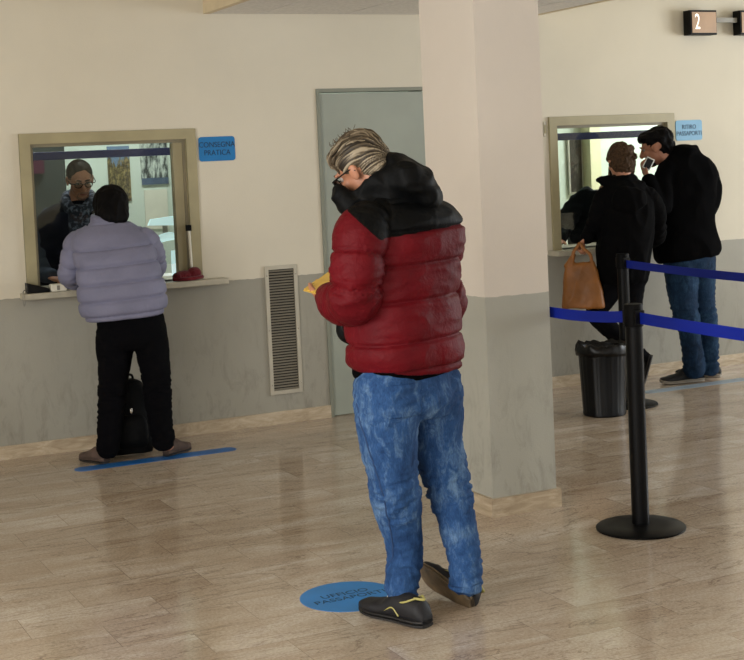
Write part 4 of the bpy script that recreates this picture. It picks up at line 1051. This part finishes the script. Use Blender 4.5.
# ---- the woman in the dark coat with the tan bag at the right window
def coat_woman():
    F = Fig('person', 5.62, 7.50, 'woman with curly brown hair in a dark hooded coat carrying a tan tote'); P = F.P; root = F.o
    def ring(px, py, v, a, b, tx=0, ty=0, p=.12): c = P(px, py, v); return (c.x, c.y, c.z, a, b, p, tx, ty)
    R = [ring(623, 283, 0, .15, .13), ring(623, 275, 0, .165, .145), ring(624, 255, 0, .180, .150), ring(626, 232, 0, .178, .145), ring(627, 212, .0, .175, .14), ring(626, 196, .02, .172, .125), ring(625, 187, .03, .140, .105), ring(624, 180, .04, .085, .08)]
    LA = [P(608, 194, .0), P(602, 204, -.02), P(597, 220, -.03), P(592, 232, .0), P(586, 238, -.07)]
    LAr = [.066, .068, .060, .054, .042]
    RA = [P(647, 194, .03), P(654, 206, .04), P(657, 222, .05), P(656, 238, .12), P(645, 240, .28)]
    RAr = [.060, .068, .060, .056, .045]
    g = G(); v, f = torso(R, pw=2.4); g.add(v, f); g.tube(LA, LAr, 22); g.tube(RA, RAr, 22)
    g.ell(P(624, 180, .03), (.09, .095, .05)); g.ell(P(629, 200, -.12), (.11, .06, .09)); g.tube([P(615, 184, .0), P(606, 181, -.02), P(597, 180, -.03)], [.05, .034, .014], 16); g.tube([P(612, 186, .12), P(603, 181, .10)], [.04, .02], 16)
    g.tube([P(612, 186, -.02), P(626, 188, -.07), P(642, 187, .0)], [.035, .04, .035], 16)
    def disp(co):
        sL, dL, _ = along(co, LA, LAr); sR, dR, _ = along(co, RA, RAr); arm = np.minimum(dL, dR) < .006
        return np.where(arm, folds(co, .006, np.where(dL < dR, sL, sR), ((.22, .07),), 3, .4), .007*ridge(co, 14, 14, 5, 2)+.006*nz(co, 9))
    fuse('coat', g, .0075, M['black_coat'], root, 2, disp)
    body = G(); hc = P(620, 162, .04); fw = Vector((-.45, .86, -.25)); up = Vector((-.1, .25, .95))
    T, f_, s_, u_, B = head_parts(body, hc, fw, up, .93)
    body.tube([T(-.02, 0, -.03), T(-.03, 0, -.09), P(624, 184, .04)], [.05, .05, .055], 16)
    v, f = torso([(r[0], r[1], r[2], r[3]*.74, r[4]*.7, r[5]) for r in R]); body.add(v, f)
    sh = lambda rr, k=.6: [x*k for x in rr]
    body.tube(LA, sh(LAr), 14); body.tube(RA, sh(RAr), 14)
    hand(body, LA[-1]+Vector((-.01, 0, -.01)), Vector((-.55, -.1, -.75)), Vector((.6, -.3, -.5)), Vector((0, 1, .1)), (1.1, 1.1, 1.1, 1.1), .85, .8)
    hand(body, RA[-1], Vector((-.5, .8, -.1)), Vector((0, 0, -1)), Vector((-1, 0, 0)), (.3, .3, .3, .3), .88)
    RL = [P(632, 280, .0), P(631, 305, .0), P(631, 330, .0), P(632, 352, .0), P(634, 376, .0), P(635, 388, .0)]
    RLr = [.088, .076, .064, .056, .046, .042]
    LL = [P(615, 280, -.02), P(606, 297, -.06), P(596, 313, -.09), P(609, 328, -.12), P(628, 344, -.14), P(646, 360, -.15)]
    LLr = [.085, .074, .064, .060, .050, .040]
    g = G(); g.tube(RL, RLr, 22); g.tube(LL, LLr, 22); v, f = torso([ring(624, 268, 0, .14, .12), ring(624, 280, 0, .155, .125), ring(624, 292, 0, .10, .09)]); g.add(v, f)
    fuse('trousers', g, .0075, M['black_trousers'], root, 3, lambda co: folds(co, .005, along(co, RL, RLr)[0], ((.4, .08),), 7, .35))
    body.tube(RL, sh(RLr), 12); body.tube(LL, sh(LLr), 12)
    h = P(640, 394, -.02); h.z = .002
    shoe(root, h, (-.45, .85, 0), (0, 0, 1), L=.235, W=.042, mats=('black_rubber', 'sole_black', 'sole_black'), trim=False, name='boot', hi=.10)
    body.tube([RL[-1], h+Vector((-.03, .05, .05))], [.03, .03], 10)
    h = P(653, 356, -.16); d = (P(644, 389, -.13)-h).normalized()
    shoe(root, h, d, (-1, .1, .25), L=.225, W=.044, mats=('black_rubber', 'sole_black', 'sole_black'), trim=False, name='boot', hi=.085)
    body.tube([LL[-1], h+d*.05+Vector((-.05, 0, .02))], [.03, .03], 10)
    fuse('body', body, .0055, M['skin'], root, 3)
    face_bits(T, B, .93, root, M['brow'])
    g = G(); rnd = random.Random(5)
    for a, b, d, r in ((-.022, 0, .035, (.100, .088, .086)), (-.05, 0, -.02, (.070, .084, .075)), (-.06, 0, -.06, (.045, .06, .04)), (-.06, .045, .075, (.04, .04, .035)), (-.04, -.035, .095, (.04, .038, .03)), (-.02, .06, -.055, (.04, .03, .05))): g.ell(T(a, b, d), r, B)
    for k in range(70):
        th = rnd.uniform(0, 2*PI); ph = rnd.uniform(-.7, 1.4); a = -.035+.095*math.cos(ph)*math.cos(th); b = .092*math.cos(ph)*math.sin(th); d = .02+.10*math.sin(ph)
        if a > .035: continue
        q = rnd.uniform(.010, .019); g.ell(T(a, b, d), (q, q, q), B, 8, 6)
    fuse('hair', g, .0055, M['hair_brown'], root, 1, lambda co: .005*ridge(co, 40)-.002)
    # tote bag hanging from her hand
    b0, b1 = P(584, 309, -.12), P(584, 262, -.12); r = empty('tote_bag', tuple(F.loc+Matrix.Rotation(F.rz, 3, 'Z')@b0), F.rz); tag(r, 'tan orange tote bag hanging from the hand of the woman in the dark coat', 'bag')
    hb = b1.z-b0.z; k = 1/150
    g = G(); v, f = torso([(.0, 0, .004, .134, .055, 0), (.0, 0, .02, .143, .066, 0), (-.0, 0, .12, .136, .062, 0), (-.008, 0, .21, .116, .046, 0), (-.012, 0, hb-.02, .095, .030, 0), (-.012, 0, hb, .088, .018, 0)], pw=3.2); g.add(v, f)
    g.tube([(-.09, 0, hb-.03), (-.06, 0, hb+.03), (-.045, 0, hb+.05)], [.03, .02, .012], 12); g.tube([(.06, 0, hb-.03), (.068, 0, hb+.0)], [.03, .018], 12)
    fuse('bag_body', g, .006, M['tan_tote'], r, 2, lambda co: .006*ridge(co, 9, 9, 4)+.003*nz(co, 30)-.004)
    hp = LA[-1]+Vector((-.038, 0, -.035))-b0
    for q in (-1, 1):
        g = G(); g.tube([Vector((-.07, q*.018, hb-.04)), Vector((-.055, q*.02, hb+.06)), Vector((hp.x-.02, q*.012, hp.z-.02)), Vector((hp.x, q*.006, hp.z+.004)), Vector((hp.x+.02, q*.012, hp.z-.03)), Vector((.055, q*.02, hb+.04)), Vector((.06, q*.018, hb-.05))], [.010]*7, 10, flat=.45, up=(0, 1, 0)); g.obj('bag_handle', M['tan_tote'], r)
coat_woman()

# ---- the tall man in black and jeans
def black_man():
    F = Fig('person', 6.12, 7.62, 'tall man in a black coat and dark jeans holding a phone to his face'); P = F.P; root = F.o
    def ring(px, py, v, a, b, tx=0, ty=0, p=.45): c = P(px, py, v); return (c.x, c.y, c.z, a, b, p, tx, ty)
    R = [ring(688, 259, 0, .205, .15, .10), ring(687, 252, 0, .228, .17, .10), ring(685, 232, 0, .212, .16), ring(685, 210, 0, .200, .15), ring(686, 190, 0, .205, .15), ring(687, 172, 0, .205, .14), ring(686, 162, 0, .17, .12), ring(684, 154, .0, .115, .10), ring(683, 146, 0, .085, .085)]
    RA = [P(703, 167, .06), P(709, 178, .07), P(713, 198, .05), P(707, 214, .06), P(698, 228, .14)]
    RAr = [.064, .070, .060, .056, .05]
    LA = [P(670, 167, -.10), P(663, 182, -.14), P(662, 208, -.20), P(655, 196, -.22), P(648, 178, -.20)]
    LAr = [.064, .068, .062, .054, .045]
    g = G(); v, f = torso(R, pw=2.5); g.add(v, f); g.tube(LA, LAr, 22); g.tube(RA, RAr, 22)
    g.ell(P(685, 152, -.03), (.085, .095, .055)); g.tube([P(675, 160, -.06), P(668, 166, -.06)], [.06, .045], 16)
    fuse('coat', g, .0075, M['black_wool'], root, 3, lambda co: .005*ridge(co, 8, 8, 5)+.004*nz(co, 12))
    body = G(); hc = P(656, 148, -.02); fw = Vector((-.95, .10, -.28)); up = Vector((-.25, .02, .96))
    T, f_, s_, u_, B = head_parts(body, hc, fw, up, 1.0)
    body.tube([T(-.02, 0, -.02), T(-.05, 0, -.08), P(680, 162, 0)], [.058, .06, .065], 16)
    v, f = torso([(r[0], r[1], r[2], r[3]*.74, r[4]*.72, r[5]) for r in R[:-1]]); body.add(v, f)
    sh = lambda rr, k=.6: [x*k for x in rr]
    body.tube(LA, sh(LAr), 14); body.tube(RA, sh(RAr), 14)
    hand(body, P(647, 175, -.19), P(641, 160, -.15)-P(647, 175, -.19), Vector((.8, .4, .1)), Vector((.3, .9, .3)), (.7, .7, .75, .8), .95, .8)
    hand(body, RA[-1], Vector((-.3, .5, -.8)), Vector((-1, 0, 0)), Vector((0, 1, 0)), (.3, .3, .3, .3), .9)
    LL = [P(681, 262, -.05), P(682, 285, -.05), P(684, 305, -.05), P(689, 328, -.04), P(692, 350, -.02), P(694, 366, -.01), P(694, 372, -.01)]
    LLr = [.118, .108, .092, .076, .070, .070, .068]
    RL = [P(701, 260, .06), P(703, 285, .06), P(704, 305, .06), P(708, 328, .06), P(710, 350, .06), P(710, 366, .06), P(710, 371, .06)]
    RLr = [.100, .086, .076, .070, .062, .060, .058]
    g = G(); g.tube(LL, LLr, 22); g.tube(RL, RLr, 22); v, f = torso([ring(689, 245, 0, .155, .13), ring(690, 262, 0, .17, .14), ring(691, 276, 0, .11, .10)]); g.add(v, f)
    def jd(co):
        sL, dL, _ = along(co, LL, LLr); sR, dR, _ = along(co, RL, RLr); return folds(co, .0065, np.where(dL < dR, sL, sR), ((.36, .08), (.68, .08)), 5, .4)
    fuse('jeans', g, .0075, M['denim_dark'], root, 3, jd)
    body.tube(LL, sh(LLr), 12); body.tube(RL, sh(RLr), 12)
    fl = lambda x, y: F.M@(EYE+ray(x, y)*(-1.6/ray(x, y).z)-F.loc)
    for a, b, Lg in (((703, 381), (656, 385), LL), ((721, 377), (680, 376), RL)):
        h = fl(*a); d = (fl(*b)-h); d.z = 0; d.normalize(); h.z = .002
        shoe(root, h, d, (0, 0, 1), L=.315, W=.054, mats=('shoe_black', 'pale_sole', 'pale_sole'), trim=False, name='shoe', hi=.105)
        body.tube([Lg[-1], h+d*.09+Vector((0, 0, .05))], [.04, .034], 10)
    fuse('body', body, .0055, M['skin_d'], root, 3)
    face_bits(T, B, 1.0, root, M['brow'])
    g = G()
    for a, b, d, r in ((-.030, 0, .052, (.108, .090, .086)), (-.065, 0, .0, (.066, .082, .085)), (.045, 0, .085, (.055, .07, .042)), (-.07, 0, -.05, (.04, .06, .04))): g.ell(T(a, b, d), r, B)
    fuse('hair', g, .006, M['hair_black'], root, 2, lambda co: .007*ridge(co, 24)-.003)
    g = G(); g.ell(T(.045, 0, -.085), (.042, .044, .030), B); fuse('beard', g, .005, M['brow'], root, 1)
    # phone held up in front of his mouth
    c = P(648.5, 163.5, -.20); o = empty('mobile_phone', tuple(F.loc+Matrix.Rotation(F.rz, 3, 'Z')@c), 0); tag(o, 'mobile phone with a pale edge held to the face of the man in black', 'phone')
    o.rotation_euler = (0, math.radians(28), F.rz)
    G().box((-.028, -.004, -.04), (.028, .004, .04)).obj('phone_case', M['white_plastic'], o, smooth=False, bevel=.003)
    G().box((-.021, -.0052, -.033), (.021, -.0041, .033)).obj('phone_glass', M['black_gloss'], o, smooth=False)
black_man()

# ---- the clerk bent over the counter behind the right window
def bent_clerk():
    F = Fig('person', 6.47, 8.98, 'clerk in a dark navy jacket bent over behind the right window'); P = F.P; root = F.o
    def ring(px, py, v, a, b, tx=0, ty=0, p=.0): c = P(px, py, v); return (c.x, c.y, c.z, a, b, p, tx, ty)
    R = [ring(604, 345, .20, .16, .12), ring(604, 300, .20, .17, .13), ring(600, 265, .16, .22, .135), ring(597, 235, .08, .225, .14), ring(599, 212, .0, .205, .14), ring(602, 198, -.05, .165, .12), ring(604, 190, -.07, .10, .09)]
    LA = [P(590, 195, -.05), P(580, 202, -.06), P(569, 216, -.10), P(562, 228, -.16), P(559, 238, -.32)]
    LAr = [.075, .080, .078, .076, .056]
    RA = [P(616, 198, -.05), P(624, 212, -.06), P(626, 230, -.14), P(615, 238, -.34)]
    RAr = [.068, .07, .06, .046]
    g = G(); v, f = torso(R, pw=2.4); g.add(v, f); g.tube(LA, LAr, 22); g.tube(RA, RAr, 22)
    fuse('jacket', g, .008, M['navy2'], root, 3, lambda co: .006*ridge(co, 10, 10, 14)+.004*nz(co, 20))
    body = G(); hc = P(619, 174, -.22); fw = Vector((.1, -.7, -.7)); up = Vector((.0, -.7, .7))
    T, f_, s_, u_, B = head_parts(body, hc, fw, up, .9)
    body.tube([T(-.02, 0, -.03), T(-.03, 0, -.08), P(605, 192, -.07)], [.05, .05, .06], 16)
    v, f = torso([(r[0], r[1], r[2], r[3]*.76, r[4]*.74, r[5]) for r in R]); body.add(v, f)
    sh = lambda rr, k=.6: [x*k for x in rr]
    body.tube(LA, sh(LAr), 14); body.tube(RA, sh(RAr), 14)
    hand(body, P(560, 241, -.36), Vector((-.15, -.9, -.12)), Vector((0, 0, -1)), Vector((1, 0, 0)), (.3, .3, .3, .35), .92)
    hand(body, P(613, 240, -.36), Vector((-.3, -.9, -.12)), Vector((0, 0, -1)), Vector((-1, 0, 0)), (.3, .3, .3, .35), .92)
    c = P(604, 345, .20)
    for q in (-1, 1):
        L = [Vector((c.x+q*.09, c.y, c.z+.05)), Vector((c.x+q*.10, c.y, .48)), Vector((c.x+q*.10, c.y+.02, .10))]
        g = G(); g.tube(L, [.10, .08, .06], 18); fuse('trouser_leg', g, .01, M['black_trousers'], root, 2); body.tube(L[:2]+[Vector((L[2].x, L[2].y, .07))], [.07, .055, .036], 12)
        shoe(root, Vector((L[2].x, L[2].y+.08, .002)), (0, -1, 0), (0, 0, 1), L=.27, mats=('shoe_black', 'sole_black', 'sole_black'), trim=False, name='shoe')
    fuse('body', body, .006, M['skin'], root, 3)
    face_bits(T, B, .9, root, M['brow'])
    g = G()
    for a, b, d, r in ((-.022, 0, .035, (.098, .084, .088)), (-.05, 0, -.01, (.07, .08, .07))): g.ell(T(a, b, d), [x*.92 for x in r], B)
    fuse('hair', g, .006, M['hair_black'], root, 2)
bent_clerk()

# ---- things on the left counter
CZ = .9405
r = empty('card_terminal', (1.765, 8.060, CZ)); tag(r, 'black card terminal with a hanging cable at the left end of the counter', 'terminal')
G().add([(-.065, -.03, 0), (.065, -.03, 0), (.065, .03, 0), (-.065, .03, 0), (-.065, -.02, .060), (.06, -.03, .022), (.06, .03, .022), (-.065, .03, .060)], [(3, 2, 1, 0), (4, 5, 6, 7), (0, 1, 5, 4), (1, 2, 6, 5), (2, 3, 7, 6), (3, 0, 4, 7)]).obj('terminal_body', M['black_gloss'], r, smooth=False, bevel=.004)
g = G(); g.tube([(-.066, -.01, .02), (-.085, -.03, .018), (-.098, -.065, .0), (-.10, -.072, -.04), (-.094, -.07, -.065), (-.085, -.066, -.04)], [.0028]*6, 8); g.obj('cable', M['grey_plastic'], r)
r = empty('number_dispenser', (1.88, 8.055, CZ)); tag(r, 'small beige desk box on the left counter next to the card terminal', 'box')
G().box((-.045, -.03, 0), (.045, .03, .042)).obj('box_body', M['paper'], r, smooth=False, bevel=.006)
G().box((-.012, -.032, .008), (.004, -.0295, .034)).obj('box_slot', M['grey_plastic'], r, smooth=False)
g = G().box((-.045, -.025, 0), (.045, .025, .003)); o = g.obj('paper_sheet', M['paper'], None, smooth=False); o.location = (1.99, 8.05, CZ); tag(o, 'white paper slip on the left counter beside the beige box', 'paper')
r = empty('knitted_cap', (2.655, 8.055, CZ)); tag(r, 'dark red knitted cap lying folded on the right end of the left counter', 'cap')
g = G(); g.ell((.045, 0, .042), (.048, .032, .036)); g.ell((-.02, 0, .030), (.066, .034, .030)); g.ell((-.06, -.005, .028), (.030, .030, .026))
fuse('cap_body', g, .004, M['red_knit'], r, 3, lambda co: .003*nz(co, 30)+.002*ridge(co, 12))
g = G(); g.tube([(-.088, -.010, .014), (-.02, -.036, .012), (.05, -.034, .014), (.092, -.006, .018)], [.012]*4, 12); g.obj('cap_brim', M['red_knit'], r)

GR = {'barrier post': 'queue barrier posts', 'belt': 'blue barrier belts', 'tape': 'tape strips before the ticket windows', 'display': 'counter number displays', 'poster': 'pictures on the office walls', 'sign': 'blue signs beside the ticket windows', 'counter': 'stone counters under the ticket windows', 'lamp': 'tube lamps in the offices', 'rail': 'rails behind the ticket window glass'}
for o in list(scn.objects):
    if o.parent is None and o.get('category') in GR: o['group'] = GR[o['category']]

# ---------------------------------------------------------------- light
world = bpy.data.worlds.new('world'); scn.world = world; world.use_nodes = True
bgn = world.node_tree.nodes['Background']; bgn.inputs[0].default_value = (.75, .86, 1, 1); bgn.inputs[1].default_value = 1.2
def area(name, loc, rot, sx, sy, power, rgb=(1, .97, .92)):
    l = bpy.data.lights.new(name, 'AREA'); l.shape = 'RECTANGLE'; l.size = sx; l.size_y = sy; l.energy = power; l.color = rgb
    o = bpy.data.objects.new(name, l); col.objects.link(o); o.location = loc; o.rotation_euler = rot; return o
area('daylight_left_near', (XL-.15, -1.1, 1.65), (0, -PI/2, 0), 2.3, 2.6, 130, (1, .975, .94))
area('daylight_left_far', (XL-.15, 2.6, 1.65), (0, -PI/2, 0), 2.3, 3.2, 235, (1, .97, .93))
area('daylight_front', (.7, YR-.15, 1.7), (PI/2, 0, 0), 3.8, 2.2, 45, (1, .98, .96))
area('daylight_front_right', (8.4, YR-.15, 1.7), (PI/2, 0, 0), 2.8, 2.2, 60, (.97, .985, 1))
area('daylight_right', (XR+.15, 4.9, 1.75), (0, PI/2, 0), 1.9, 3.4, 260, (.93, .97, 1))
area('office_tube_left', (2.6, 9.5, 2.86), (0, 0, 0), 1.2, .3, 42, (.97, 1, .97))
area('office_tube_right', (8.1, 9.3, 2.86), (0, 0, 0), 1.2, .3, 120, (.97, 1, .97))
scn.view_settings.view_transform = 'Standard'; scn.view_settings.look = 'None'; scn.view_settings.gamma = 1; scn.view_settings.use_curve_mapping = False
scn.view_settings.exposure = -.16
